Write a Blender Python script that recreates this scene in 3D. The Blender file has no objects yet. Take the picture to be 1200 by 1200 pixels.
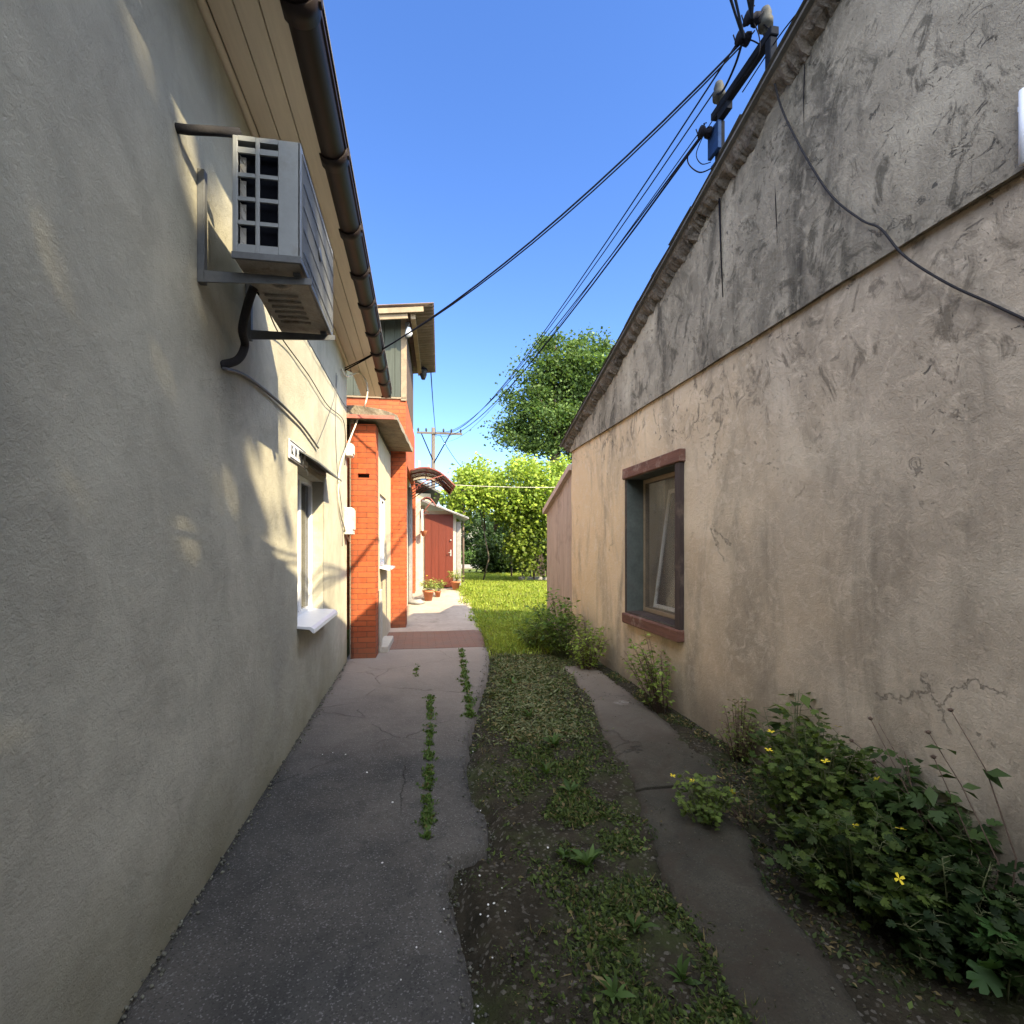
import bpy, math, random
import numpy as np
from mathutils import Vector, Matrix, noise
random.seed(7); RNG = np.random.default_rng(7)
SC = bpy.context.scene
COL = SC.collection
R = math.radians
FE = 2.7; FILL = 3.45
# ---------------------------------------------------------------- survey of the place (photo is 1200 px wide)
F, CX, CY, HC, YAW = 580.0, 584.0, 640.0, 1.6, R(9)
SN, CS = math.sin(YAW), math.cos(YAW)
def at(px, py, X=None, Y=None, Z=None):
    a = (px-CX)/F; b = (CY-py)/F
    d = Vector((CS*a+SN, -SN*a+CS, b)); o = Vector((0, 0, HC))
    if X is not None: t = X/d.x
    elif Y is not None: t = Y/d.y
    else: t = (Z-HC)/d.z
    return o+d*t
def gz(y):
    t = min(max((y-9)/5.5, 0), 1); return .42*t*t*(3-2*t)
# ---------------------------------------------------------------- object helpers
def tag(o, label=None, cat=None, group=None, kind=None):
    if label: o['label'] = label
    if cat: o['category'] = cat
    if group: o['group'] = group
    if kind: o['kind'] = kind
    return o
def empty(name, loc=(0, 0, 0), rz=0, label=None, cat=None, group=None):
    o = bpy.data.objects.new(name, None); COL.objects.link(o); o.empty_display_size = .2
    o.location = loc; o.rotation_euler = (0, 0, rz)
    return tag(o, label, cat, group)
def link(name, me, mat, parent=None, smooth=False):
    o = bpy.data.objects.new(name, me); COL.objects.link(o)
    if mat:
        for m in (mat if isinstance(mat, (list, tuple)) else [mat]): me.materials.append(m)
    if smooth: me.polygons.foreach_set('use_smooth', [True]*len(me.polygons))
    if parent: o.parent = parent
    return o
class MB:
    def __init__(s): s.v = []; s.f = []; s.m = []; s.sm = []; s.cur = 0
    def add(s, vs, fs, sm=False):
        n = len(s.v); s.v += [tuple(v) for v in vs]
        for f in fs: s.f.append(tuple(i+n for i in f)); s.m.append(s.cur); s.sm.append(sm)
        return s
    def box(s, x0, x1, y0, y1, z0, z1, M=None, bev=0.0, jit=0.0):
        if x0 > x1: x0, x1 = x1, x0
        if y0 > y1: y0, y1 = y1, y0
        if z0 > z1: z0, z1 = z1, z0
        b = min(bev, (x1-x0)*.4, (y1-y0)*.4, (z1-z0)*.4)
        if b <= 0:
            vs = [Vector((x, y, z)) for x in (x0, x1) for y in (y0, y1) for z in (z0, z1)]
            fs = [(0, 1, 3, 2), (4, 6, 7, 5), (0, 4, 5, 1), (2, 3, 7, 6), (0, 2, 6, 4), (1, 5, 7, 3)]
        else:
            vs = []; idx = {}
            for i, x in enumerate((x0, x1)):
                for j, y in enumerate((y0, y1)):
                    for k, z in enumerate((z0, z1)):
                        sx, sy, sz = (b if i == 0 else -b), (b if j == 0 else -b), (b if k == 0 else -b)
                        idx[i, j, k, 0] = len(vs); vs.append(Vector((x, y+sy, z+sz)))
                        idx[i, j, k, 1] = len(vs); vs.append(Vector((x+sx, y, z+sz)))
                        idx[i, j, k, 2] = len(vs); vs.append(Vector((x+sx, y+sy, z)))
            I = idx; fs = []
            for i in (0, 1):
                q = [I[i, 0, 0, 0], I[i, 1, 0, 0], I[i, 1, 1, 0], I[i, 0, 1, 0]]; fs.append(q if i else q[::-1])
                q = [I[0, i, 0, 1], I[0, i, 1, 1], I[1, i, 1, 1], I[1, i, 0, 1]]; fs.append(q if i else q[::-1])
                q = [I[0, 0, i, 2], I[1, 0, i, 2], I[1, 1, i, 2], I[0, 1, i, 2]]; fs.append(q if i else q[::-1])
            for i in (0, 1):
                for j in (0, 1):
                    fs.append([I[0, i, j, 1], I[1, i, j, 1], I[1, i, j, 2], I[0, i, j, 2]])
                    fs.append([I[i, 0, j, 0], I[i, 1, j, 0], I[i, 1, j, 2], I[i, 0, j, 2]])
                    fs.append([I[i, j, 0, 0], I[i, j, 1, 0], I[i, j, 1, 1], I[i, j, 0, 1]])
                    for k in (0, 1): fs.append([I[i, j, k, 0], I[i, j, k, 1], I[i, j, k, 2]])
        if jit: vs = [v+Vector((random.uniform(-jit, jit), random.uniform(-jit, jit), random.uniform(-jit, jit))) for v in vs]
        if M: vs = [M @ v for v in vs]
        return s.add(vs, fs)
    def tube(s, pts, r, n=8, caps=True, arc=None):
        pts = [Vector(p) for p in pts]; rs = r if isinstance(r, (list, tuple)) else [r]*len(pts)
        vs = []; fs = []; prev = None
        for i, p in enumerate(pts):
            t = (pts[min(i+1, len(pts)-1)]-pts[max(i-1, 0)]).normalized()
            if prev is None:
                u = t.cross(Vector((0, 0, 1)));
                if u.length < .05: u = t.cross(Vector((1, 0, 0)))
                u.normalize()
            else: u = (prev-t*prev.dot(t)).normalized()
            prev = u; w = t.cross(u)
            for k in range(n):
                a = 2*math.pi*k/n; vs.append(p+(u*math.cos(a)+w*math.sin(a))*rs[i])
        for i in range(len(pts)-1):
            for k in range(n):
                k2 = (k+1) % n; fs.append((i*n+k, i*n+k2, (i+1)*n+k2, (i+1)*n+k))
        if caps: fs.append(tuple(range(n))[::-1]); fs.append(tuple((len(pts)-1)*n+k for k in range(n)))
        return s.add(vs, fs, True)
    def lathe(s, c, prof, n=16, ax='z'):
        vs = []; fs = []
        for (r, h) in prof:
            for k in range(n):
                a = 2*math.pi*k/n; x, y = r*math.cos(a), r*math.sin(a)
                vs.append(Vector(c)+(Vector((x, y, h)) if ax == 'z' else Vector((h, x, y)) if ax == 'x' else Vector((x, h, y))))
        for i in range(len(prof)-1):
            for k in range(n):
                k2 = (k+1) % n; fs.append((i*n+k, i*n+k2, (i+1)*n+k2, (i+1)*n+k))
        fs.append(tuple(range(n))); fs.append(tuple((len(prof)-1)*n+k for k in range(n)))
        return s.add(vs, fs, True)
    def prism(s, poly, axis, a, b):
        """poly of 2d points extruded along axis ('x': (y,z), 'y': (x,z), 'z': (x,y))"""
        def P(p, t): return (t, p[0], p[1]) if axis == 'x' else (p[0], t, p[1]) if axis == 'y' else (p[0], p[1], t)
        n = len(poly); vs = [P(p, a) for p in poly]+[P(p, b) for p in poly]
        fs = [tuple(range(n)), tuple(range(2*n-1, n-1, -1))]+[(i, (i+1) % n, n+(i+1) % n, n+i) for i in range(n)]
        return s.add(vs, fs)
    def build(s, name, mat, parent=None, M=None):
        me = bpy.data.meshes.new(name)
        vs = s.v if M is None else [tuple(M @ Vector(v)) for v in s.v]
        me.from_pydata(vs, [], s.f)
        o = link(name, me, mat, parent)
        me.polygons.foreach_set('material_index', s.m); me.polygons.foreach_set('use_smooth', s.sm)
        me.update()
        import bmesh
        bm = bmesh.new(); bm.from_mesh(me); bmesh.ops.recalc_face_normals(bm, faces=bm.faces); bm.to_mesh(me); bm.free()
        return o
# ---------------------------------------------------------------- materials
def newmat(name):
    m = bpy.data.materials.new(name); m.use_nodes = True; nt = m.node_tree
    b = nt.nodes['Principled BSDF']; return m, nt, b
class N:
    """small node-graph writer"""
    def __init__(s, nt): s.nt = nt; s.tc = nt.nodes.new('ShaderNodeTexCoord').outputs['Object']
    def _in(s, sock, v):
        if hasattr(v, 'is_linked') or hasattr(v, 'links'): s.nt.links.new(v, sock)
        else: sock.default_value = v
    def map(s, scale=(1, 1, 1), rot=(0, 0, 0), loc=(0, 0, 0), vec=None):
        n = s.nt.nodes.new('ShaderNodeMapping'); s.nt.links.new(vec or s.tc, n.inputs[0])
        n.inputs['Scale'].default_value = scale; n.inputs['Rotation'].default_value = rot; n.inputs['Location'].default_value = loc
        return n.outputs[0]
    def noise(s, scale, detail=4, rough=.55, dist=0, vec=None, col=False):
        n = s.nt.nodes.new('ShaderNodeTexNoise'); s.nt.links.new(vec or s.tc, n.inputs['Vector'])
        n.inputs['Scale'].default_value = scale; n.inputs['Detail'].default_value = detail
        n.inputs['Roughness'].default_value = rough; n.inputs['Distortion'].default_value = dist
        return n.outputs['Color' if col else 'Fac']
    def vor(s, scale, feat='F1', vec=None, out='Distance', rnd=1):
        n = s.nt.nodes.new('ShaderNodeTexVoronoi'); n.feature = feat; s.nt.links.new(vec or s.tc, n.inputs['Vector'])
        n.inputs['Scale'].default_value = scale; n.inputs['Randomness'].default_value = rnd
        return n.outputs[out]
    def ramp(s, f, stops, interp='LINEAR'):
        n = s.nt.nodes.new('ShaderNodeValToRGB'); n.color_ramp.interpolation = interp; s.nt.links.new(f, n.inputs[0])
        e = n.color_ramp.elements
        while len(e) < len(stops): e.new(.5)
        for k, (p, c) in enumerate(stops):
            e[k].position = p; e[k].color = (c, c, c, 1) if isinstance(c, (int, float)) else (*c, 1)
        return n.outputs[0]
    def mix(s, f, a, b, mode='MIX'):
        n = s.nt.nodes.new('ShaderNodeMix'); n.data_type = 'RGBA'; n.blend_type = mode
        s._in(n.inputs[0], f)
        for sock, v in ((n.inputs[6], a), (n.inputs[7], b)):
            if isinstance(v, tuple): sock.default_value = (*v[:3], 1)
            elif isinstance(v, (int, float)): sock.default_value = (v, v, v, 1)
            else: s.nt.links.new(v, sock)
        return n.outputs[2]
    def math(s, op, a, b=0.0, clamp=False):
        n = s.nt.nodes.new('ShaderNodeMath'); n.operation = op; n.use_clamp = clamp
        s._in(n.inputs[0], a); s._in(n.inputs[1], b); return n.outputs[0]
    def sep(s, vec=None):
        n = s.nt.nodes.new('ShaderNodeSeparateXYZ'); s.nt.links.new(vec or s.tc, n.inputs[0]); return n.outputs
    def comb(s, x, y, z):
        n = s.nt.nodes.new('ShaderNodeCombineXYZ')
        for k, v in enumerate((x, y, z)): s._in(n.inputs[k], v)
        return n.outputs[0]
    def bump(s, h, strength=.5, dist=.01, norm=None):
        n = s.nt.nodes.new('ShaderNodeBump'); n.inputs['Strength'].default_value = strength; n.inputs['Distance'].default_value = dist
        s.nt.links.new(h, n.inputs['Height'])
        if norm: s.nt.links.new(norm, n.inputs['Normal'])
        return n.outputs[0]
def simple(name, col, rough=.6, var=.25, scale=8, bump=.3, bd=.004, bscale=60, metal=0, dirt=None, stretch=(1, 1, 1), spec=.4):
    m, nt, b = newmat(name); g = N(nt); v = g.map(stretch)
    n1 = g.noise(scale, 5, .6, .3, v); n2 = g.noise(scale*6, 4, .6, 0, v)
    f = g.mix(.35, n1, n2)
    lo = tuple(c*(1-var) for c in col); hi = tuple(min(c*(1+var), 1) for c in col)
    c = g.ramp(f, [(.3, lo), (.7, hi)])
    if dirt: c = g.mix(g.ramp(g.noise(scale*.5, 6, .7), [(.52, 0), (.7, 1)]), c, dirt)
    nt.links.new(c, b.inputs['Base Color']); b.inputs['Roughness'].default_value = rough
    b.inputs['Metallic'].default_value = metal; b.inputs['Specular IOR Level'].default_value = spec
    if bump: nt.links.new(g.bump(g.noise(bscale, 5, .65, .2, v), bump, bd), b.inputs['Normal'])
    return m
def stucco_left():
    m, nt, b = newmat('grey_stucco'); g = N(nt)
    wv = g.noise(1.1, 3, .5, 0, None, True); wc = g.mix(.25, g.tc, wv)
    big = g.noise(.9, 4, .6, .5, wc); mid = g.noise(3, 8, .7, .6)
    c = g.ramp(big, [(.3, (.37, .35, .28)), (.5, (.47, .445, .355)), (.7, (.57, .54, .43))])
    c = g.mix(g.ramp(mid, [(.42, .0), (.66, .6)]), c, (.33, .31, .25))
    scr = g.noise(4, 7, .62, 1.2, g.map((1, 1, 1.4), (.5, .3, .2)))
    line = g.ramp(g.math('ABSOLUTE', g.math('SUBTRACT', scr, .5)), [(.0, 1), (.012, 0)])
    msk = g.ramp(g.noise(1.7, 3, .6), [(.46, 0), (.62, 1)])
    lm = g.math('MULTIPLY', line, msk)
    c = g.mix(g.math('MULTIPLY', lm, .2), c, (.24, .23, .2))
    c = g.mix(g.ramp(g.noise(1.3, 6, .6, .4, g.map((1, 1, .3))), [(.5, 0), (.72, .4)]), c, (.27, .27, .23))
    z = g.sep()[2]
    low = g.math('MULTIPLY', g.ramp(g.math('ADD', z, g.math('MULTIPLY', g.noise(1.6, 5, .6), .9)), [(.35, 1), (1.35, 0)]), .75)
    c = g.mix(low, c, (.22, .205, .12))
    spl = g.ramp(g.noise(16, 5, .7, .5), [(.66, 0), (.72, .5)]); c = g.mix(spl, c, (.68, .61, .48))
    nt.links.new(c, b.inputs['Base Color']); b.inputs['Roughness'].default_value = .92; b.inputs['Specular IOR Level'].default_value = .15
    h = g.math('ADD', g.math('MULTIPLY', g.noise(34, 8, .75, .1), 1.0), g.math('MULTIPLY', g.noise(6, 7, .65, .15), 1.2))
    h = g.math('SUBTRACT', h, g.math('MULTIPLY', lm, .12))
    h = g.math('ADD', h, g.math('MULTIPLY', g.noise(150, 3, .6, .5), .4))
    nt.links.new(g.bump(h, 1.0, .007), b.inputs['Normal'])
    return m
def plaster_right(name, c0, c1, c2, streak, pit, tone):
    m, nt, b = newmat(name); g = N(nt)
    big = g.noise(.8, 5, .62, .8); c = g.ramp(big, [(.3, c0), (.52, c1), (.72, c2)])
    if name == 'old_plaster': c = g.mix(g.ramp(g.math('ADD', g.math('MULTIPLY', g.sep()[1], .1), g.math('MULTIPLY', g.noise(1.2, 5), .35)), [(.42, 0), (.82, .8)]), c, (.72, .53, .32))  # warm bounce light toward the far end painted into the plaster colour
    st = g.noise(2.2, 7, .65, .6, g.map((1, 1, .28), (.45, 0, 0)))
    c = g.mix(g.ramp(st, [(.48, 0), (.68, streak)]), c, tone)
    st2 = g.noise(9, 8, .72, 1.0); c = g.mix(g.ramp(st2, [(.5, 0), (.66, .6)]), c, tuple(min(x*1.35, .72) for x in c1))
    st3 = g.noise(4, 8, .7, 1.5, g.map((1, 1.3, .8), (.6, 0, .5), (3, 1, 2))); zz_ = g.sep()[2]; zone = 1.0
    if name == 'old_plaster':
        yy_ = g.sep()[1]; zone = g.ramp(g.math('ADD', g.math('ADD', g.math('MULTIPLY', zz_, .33), g.math('MULTIPLY', yy_, -.035)), g.math('MULTIPLY', g.noise(1.1, 4), .35)), [(.68, .12), (.92, 1)])
    st3 = g.math('MULTIPLY', st3, g.mix(.75, 1.0, zone)) if name == 'old_plaster' else st3
    c = g.mix(g.ramp(st3, [(.53, 0), (.62, .75)]), c, tuple(x*.5 for x in c0))
    # knocked-off bits and crack lines
    pv = g.noise(8, 8, .78, 1.4, g.map((1, 1, 1.25), (.7, .2, 0))); pm = g.noise(1.3, 3, .6, 0, g.map((1, 1, 1), (0, 0, 0), (5, 2, 1)))
    pf = g.math('MULTIPLY', g.ramp(pv, [(.60, 0), (.63, 1)]), g.math('MULTIPLY', g.ramp(pm, [(.42, 0), (.56, 1)]), zone))
    c = g.mix(g.math('MULTIPLY', pf, pit), c, (.13, .118, .10))
    cr = g.vor(1.3, 'DISTANCE_TO_EDGE', g.mix(.3, g.tc, g.noise(3.5, 8, .75, 0, None, True)))
    cl = g.math('MULTIPLY', g.ramp(cr, [(0, 1), (.006, 0)]), g.ramp(g.noise(1.7, 3), [(.56, 0), (.62, 1)]))
    c = g.mix(g.math('MULTIPLY', cl, .5), c, (.1, .09, .08))
    z = g.sep()[2]
    low = g.ramp(g.math('ADD', z, g.math('MULTIPLY', g.noise(1.8, 6, .65), .8)), [(.4, .85), (1.1, 0)])
    c = g.mix(low, c, (.2, .17, .13))
    nt.links.new(c, b.inputs['Base Color']); b.inputs['Roughness'].default_value = .95; b.inputs['Specular IOR Level'].default_value = .12
    h = g.math('ADD', g.math('MULTIPLY', g.noise(26, 8, .75, .1), .9), g.math('MULTIPLY', g.math('MULTIPLY', g.noise(5, 8, .7, .35), 1.9), g.math('ADD', g.math('MULTIPLY', zone, .6), .4)))
    h = g.math('SUBTRACT', h, g.math('MULTIPLY', pf, 1.0)); h = g.math('SUBTRACT', h, g.math('MULTIPLY', cl, .7))
    h = g.math('ADD', h, g.math('MULTIPLY', g.noise(120, 3, .6), .35))
    nt.links.new(g.bump(h, .9, .010 if name == 'old_plaster' else .014), b.inputs['Normal'])
    return m
def brick(name='orange_brick', flat=False, c1=(.46, .10, .032), c2=(.33, .062, .02), mort=(.13, .05, .028)):
    m, nt, b = newmat(name); g = N(nt); s = g.sep(); u = g.math('ADD', s[0], s[1])
    n = nt.nodes.new('ShaderNodeTexBrick'); nt.links.new(g.comb(s[0], s[1], 0.0) if flat else g.comb(u, s[2], 0.0), n.inputs['Vector'])
    n.inputs['Scale'].default_value = 1; n.inputs['Brick Width'].default_value = .25; n.inputs['Row Height'].default_value = .077
    n.inputs['Mortar Size'].default_value = .006; n.inputs['Mortar Smooth'].default_value = .3; n.inputs['Bias'].default_value = 0
    n.inputs['Color1'].default_value = (*c1, 1); n.inputs['Color2'].default_value = (*c2, 1); n.inputs['Mortar'].default_value = (*mort, 1)
    c = g.mix(g.ramp(g.noise(14, 6, .65), [(.4, 0), (.75, .35)]), n.outputs['Color'], (.55, .16, .06))
    c = g.mix(g.ramp(g.noise(1.5, 5, .65), [(.42, 0), (.68, .55)]), c, (.26, .085, .045))
    c = g.mix(g.ramp(g.math('ADD', s[2], g.math('MULTIPLY', g.noise(3, 5), .6)), [(.3, .6), (.8, 0)]), c, (.16, .09, .06))
    nt.links.new(c, b.inputs['Base Color']); b.inputs['Roughness'].default_value = .8; b.inputs['Specular IOR Level'].default_value = .25
    h = g.math('ADD', g.math('MULTIPLY', n.outputs['Fac'], -1.0), g.math('MULTIPLY', g.noise(60, 5, .6), .25))
    nt.links.new(g.bump(h, .8, .006), b.inputs['Normal'])
    return m
def asphalt(name, lo, hi, warm):
    m, nt, b = newmat(name); g = N(nt)
    c = g.ramp(g.noise(2.2, 7, .68, .6), [(.3, lo), (.7, hi)])
    c = g.mix(g.ramp(g.noise(.6, 3), [(.4, 0), (.65, .7)]), c, warm)
    c = g.mix(g.ramp(g.noise(5, 8, .75, 1.0), [(.5, 0), (.68, .55)]), c, lo)
    gr = g.vor(170, 'F1', None, 'Color'); gs = g.sep(gr)[0]
    c = g.mix(g.ramp(gs, [(.0, .55), (.2, 0), (.88, 0), (1, .5 if name != 'old_concrete' else .12)]), c, g.mix(g.math('GREATER_THAN', gs, .5), (.02, .02, .02), (.27, .26, .25)))
    bl = g.vor(1.35, 'F1', g.mix(.05, g.tc, g.noise(9, 5, .7, 0, None, True)))
    blm = g.math('MULTIPLY', g.ramp(bl, [(.085, 1), (.12, 0)]), g.ramp(g.noise(30, 3), [(.35, .1), (.6, .7)]))
    c = g.mix(blm, c, (.25, .24, .22))
    y = g.sep()[1]
    cr = g.vor(.85, 'DISTANCE_TO_EDGE', g.mix(.16, g.tc, g.noise(3.5, 7, .7, 0, None, True)))
    cl = g.math('MULTIPLY', g.math('MULTIPLY', g.ramp(cr, [(0, 1), (.0045, 0)]), g.ramp(g.noise(1.1, 2), [(.47, 0), (.52, 1)])), g.ramp(g.math('MULTIPLY', y, .1), [(.22, 0), (.34, .8)]))
    c = g.mix(g.math('MULTIPLY', cl, .85), c, (.015, .015, .013))
    if name == 'old_concrete': c = g.mix(g.ramp(g.noise(3.2, 8, .75, .6), [(.47, 0), (.58, .85)]), c, (.048, .038, .026))
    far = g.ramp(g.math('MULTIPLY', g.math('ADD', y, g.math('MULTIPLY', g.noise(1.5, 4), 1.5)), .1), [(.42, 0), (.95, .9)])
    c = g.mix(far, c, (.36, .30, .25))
    nt.links.new(c, b.inputs['Base Color']); b.inputs['Roughness'].default_value = .88; b.inputs['Specular IOR Level'].default_value = .25
    h = g.math('ADD', g.math('MULTIPLY', g.noise(110, 5, .7), .7), g.math('MULTIPLY', g.noise(9, 6, .65), 1.6))
    h = g.math('SUBTRACT', h, g.math('MULTIPLY', cl, 1.2))
    nt.links.new(g.bump(h, .9, .008), b.inputs['Normal'])
    return m
def soil():
    m, nt, b = newmat('bare_soil'); g = N(nt)
    c = g.ramp(g.noise(7, 8, .7, .5), [(.3, (.018, .016, .011)), (.7, (.06, .05, .033))])
    c = g.mix(g.ramp(g.noise(1.6, 7, .7), [(.5, 0), (.66, .75)]), c, (.055, .07, .022))
    gs = g.sep(g.vor(70, 'F1', None, 'Color'))[0]
    c = g.mix(g.ramp(gs, [(.86, 0), (1, .6)]), c, (.2, .18, .15))
    far = g.ramp(g.math('MULTIPLY', g.sep()[1], .01), [(.06, 0), (.10, .8)])
    c = g.mix(far, c, g.ramp(g.noise(3, 5, .6), [(.3, (.075, .11, .025)), (.7, (.13, .17, .045))]))
    nt.links.new(c, b.inputs['Base Color']); b.inputs['Roughness'].default_value = .95; b.inputs['Specular IOR Level'].default_value = .1
    h = g.math('ADD', g.math('MULTIPLY', g.noise(60, 6, .7), .6), g.noise(14, 6, .65))
    nt.links.new(g.bump(h, 1, .02), b.inputs['Normal'])
    return m
def leafmat(name, tint=(1, 1, 1), trans=.35, rough=.5):
    m, nt, b = newmat(name); g = N(nt)
    a = nt.nodes.new('ShaderNodeAttribute'); a.attribute_name = 'Col'
    c = g.mix(1.0, a.outputs['Color'], tint, 'MULTIPLY')
    nt.links.new(c, b.inputs['Base Color']); b.inputs['Roughness'].default_value = rough; b.inputs['Specular IOR Level'].default_value = .16
    t = nt.nodes.new('ShaderNodeBsdfTranslucent'); nt.links.new(g.mix(1.0, c, (1.15, 1.25, .55), 'MULTIPLY'), t.inputs[0])
    mx = nt.nodes.new('ShaderNodeMixShader'); mx.inputs[0].default_value = trans
    nt.links.new(b.outputs[0], mx.inputs[1]); nt.links.new(t.outputs[0], mx.inputs[2])
    nt.links.new(mx.outputs[0], nt.nodes['Material Output'].inputs[0])
    return m
def glassmat(name, tint=(.03, .035, .04), see=.35):
    m, nt, b = newmat(name); g = N(nt)
    b.inputs['Base Color'].default_value = (*tint, 1); b.inputs['Roughness'].default_value = .06; b.inputs['Specular IOR Level'].default_value = .7
    t = nt.nodes.new('ShaderNodeBsdfTransparent'); mx = nt.nodes.new('ShaderNodeMixShader'); mx.inputs[0].default_value = see
    nt.links.new(b.outputs[0], mx.inputs[1]); nt.links.new(t.outputs[0], mx.inputs[2]); nt.links.new(mx.outputs[0], nt.nodes['Material Output'].inputs[0])
    nt.links.new(g.bump(g.noise(3, 2), .04, .01), b.inputs['Normal'])
    return m
MT = dict(
    stucco=stucco_left(),
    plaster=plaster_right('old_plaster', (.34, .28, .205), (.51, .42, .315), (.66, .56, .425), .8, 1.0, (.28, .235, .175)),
    gable=plaster_right('gable_plaster', (.17, .15, .115), (.34, .295, .225), (.54, .475, .365), 1.0, 1.0, (.085, .075, .06)),
    brick=brick(), asphalt=asphalt('worn_asphalt', (.028, .029, .028), (.078, .075, .068), (.135, .12, .10)),
    slab=asphalt('old_concrete', (.028, .026, .018), (.078, .07, .05), (.072, .062, .042)), soil=soil(),
    soffit=simple('cream_soffit_boards', (.60, .53, .42), .6, .12, 3, .25, .002, 30, stretch=(4, .3, 4)),
    gutter=simple('brown_gutter_plastic', (.018, .012, .011), .55, .2, 4, .08, .002, 20, spec=.2),
    rake=simple('weathered_roof_edge', (.15, .125, .10), .9, .75, 14, 1, .02, 22, dirt=(.03, .026, .022)),
    roofing=simple('grey_roofing', (.12, .115, .11), .85, .3, 5, .5, .01, 40),
    acmetal=simple('beige_painted_steel', (.25, .265, .27), .45, .12, 6, .1, .001, 60, dirt=(.19, .185, .17)),
    acdark=simple('dark_grille', (.005, .006, .009), .8, .3, 20, .2, .002, 80, spec=.05),
    acbase=simple('stained_base_plate', (.33, .29, .24), .6, .35, 18, .4, .004, 50, dirt=(.12, .07, .04)),
    fins=simple('aluminium_fins', (.5, .48, .44), .4, .2, 40, .3, .002, 200, metal=.6, stretch=(1, 1, .02)),
    steel=simple('grey_bracket_steel', (.11, .115, .12), .5, .25, 10, .2, .002, 60),
    foam=simple('black_foam_sleeve', (.022, .02, .022), .9, .3, 40, .6, .004, 120),
    cable=simple('black_cable', (.008, .008, .012), .8, .3, 10, 0, spec=.05),
    gcable=simple('grey_conduit', (.10, .10, .105), .55, .2, 10, 0),
    wcable=simple('cream_cable', (.60, .56, .46), .5, .12, 10, 0),
    white=simple('white_plastic', (.76, .77, .80), .35, .06, 6, .05, .001, 40),
    oldwhite=simple('off_white_paint', (.60, .58, .52), .6, .15, 20, .4, .003, 60, dirt=(.35, .3, .24)),
    brownwood=simple('red_brown_painted_wood', (.14, .06, .038), .8, .45, 9, .6, .005, 30, dirt=(.30, .22, .17), stretch=(1, .3, 2.5)),
    darkwood=simple('dark_weathered_wood', (.05, .034, .028), .8, .4, 12, .7, .006, 30, dirt=(.13, .095, .07), stretch=(3, 3, .15)),
    palewood=simple('bare_pale_wood', (.22, .165, .105), .75, .25, 10, .5, .004, 30, stretch=(1, .3, 1), dirt=(.3, .21, .13)),
    greenboard=simple('grey_green_boards', (.05, .058, .045), .75, .3, 5, .5, .004, 30, stretch=(6, 6, .3)),
    brownboard=simple('brown_boards', (.07, .045, .034), .75, .35, 5, .5, .004, 30, stretch=(6, 6, .3)),
    rust=simple('rusty_corrugated', (.13, .09, .072), .7, .35, 6, .4, .004, 30, dirt=(.1, .06, .045)),
    cream=simple('cream_plaster', (.46, .39, .27), .9, .14, 5, .5, .006, 30, dirt=(.42, .34, .24)),
    whitewash=simple('whitewashed_plaster', (.46, .42, .35), .9, .14, 5, .5, .006, 30, dirt=(.38, .32, .26)),
    redtrim=simple('faded_red_flashing', (.42, .13, .10), .6, .3, 10, .3, .003, 40),
    mosscon=simple('mossy_concrete', (.23, .20, .15), .92, .45, 9, .9, .012, 30, dirt=(.09, .07, .05)),
    door=simple('red_brown_sheet_door', (.12, .022, .010), .5, .22, 3, .15, .002, 40, stretch=(6, 1, .4)),
    terra=simple('terracotta', (.42, .15, .07), .75, .2, 10, .3, .003, 60),
    darkroom=simple('dark_interior', (.03, .028, .025), .9, .2, 3, 0),
    reveal=simple('grey_green_reveal', (.09, .10, .085), .85, .3, 6, .5, .005, 40, dirt=(.08, .075, .065)),
    curtain=simple('grey_net_curtain', (.34, .31, .26), .9, .2, 2, .4, .01, 20, stretch=(1, 8, .2)),
    glass=glassmat('window_glass', (.035, .038, .042), .4), poly=glassmat('smoked_polycarbonate', (.15, .085, .06), .08),
    redsteel=simple('red_brown_steel', (.20, .05, .035), .5, .2, 10, .1, .002, 40),
    porcelain=simple('glazed_porcelain', (.035, .036, .035), .6, .15, 12, 0, spec=.1),
    polesteel=simple('dark_painted_steel', (.010, .012, .018), .9, .3, 8, .3, .002, 60, spec=.03),
    bluesteel=simple('blue_painted_steel', (.012, .03, .085), .8, .3, 12, .3, .002, 60, spec=.05),
    bark=simple('grey_brown_bark', (.10, .08, .06), .95, .4, 8, 1, .03, 14, stretch=(1, 1, .3)),
    stem=simple('green_brown_stem', (.11, .12, .05), .7, .35, 20, 0),
    drystem=simple('dry_brown_stem', (.10, .065, .045), .8, .3, 20, 0),
    yellow=simple('yellow_petals', (.80, .62, .03), .6, .08, 20, 0), petal=simple('white_petals', (.80, .78, .74), .7, .06, 20, 0),
    stone=simple('grey_stone', (.25, .24, .23), .9, .3, 9, .6, .008, 30), gravel=simple('pale_gravel', (.24, .22, .19), .95, .3, 2, .8, .02, 40),
    leaf=leafmat('leaf'), shade=leafmat('leaf_dull', (.9, .95, .9), .2, .7), ink=simple('dark_enamel', (.03, .035, .05), .5, .1, 10, 0),
    paver=brick('grey_pavers', True, (.24, .19, .165), (.19, .155, .14), (.07, .06, .05)),
    pole=simple('weathered_timber_pole', (.10, .08, .065), .9, .3, 6, .6, .01, 30, stretch=(4, 4, .3)),
)
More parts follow.
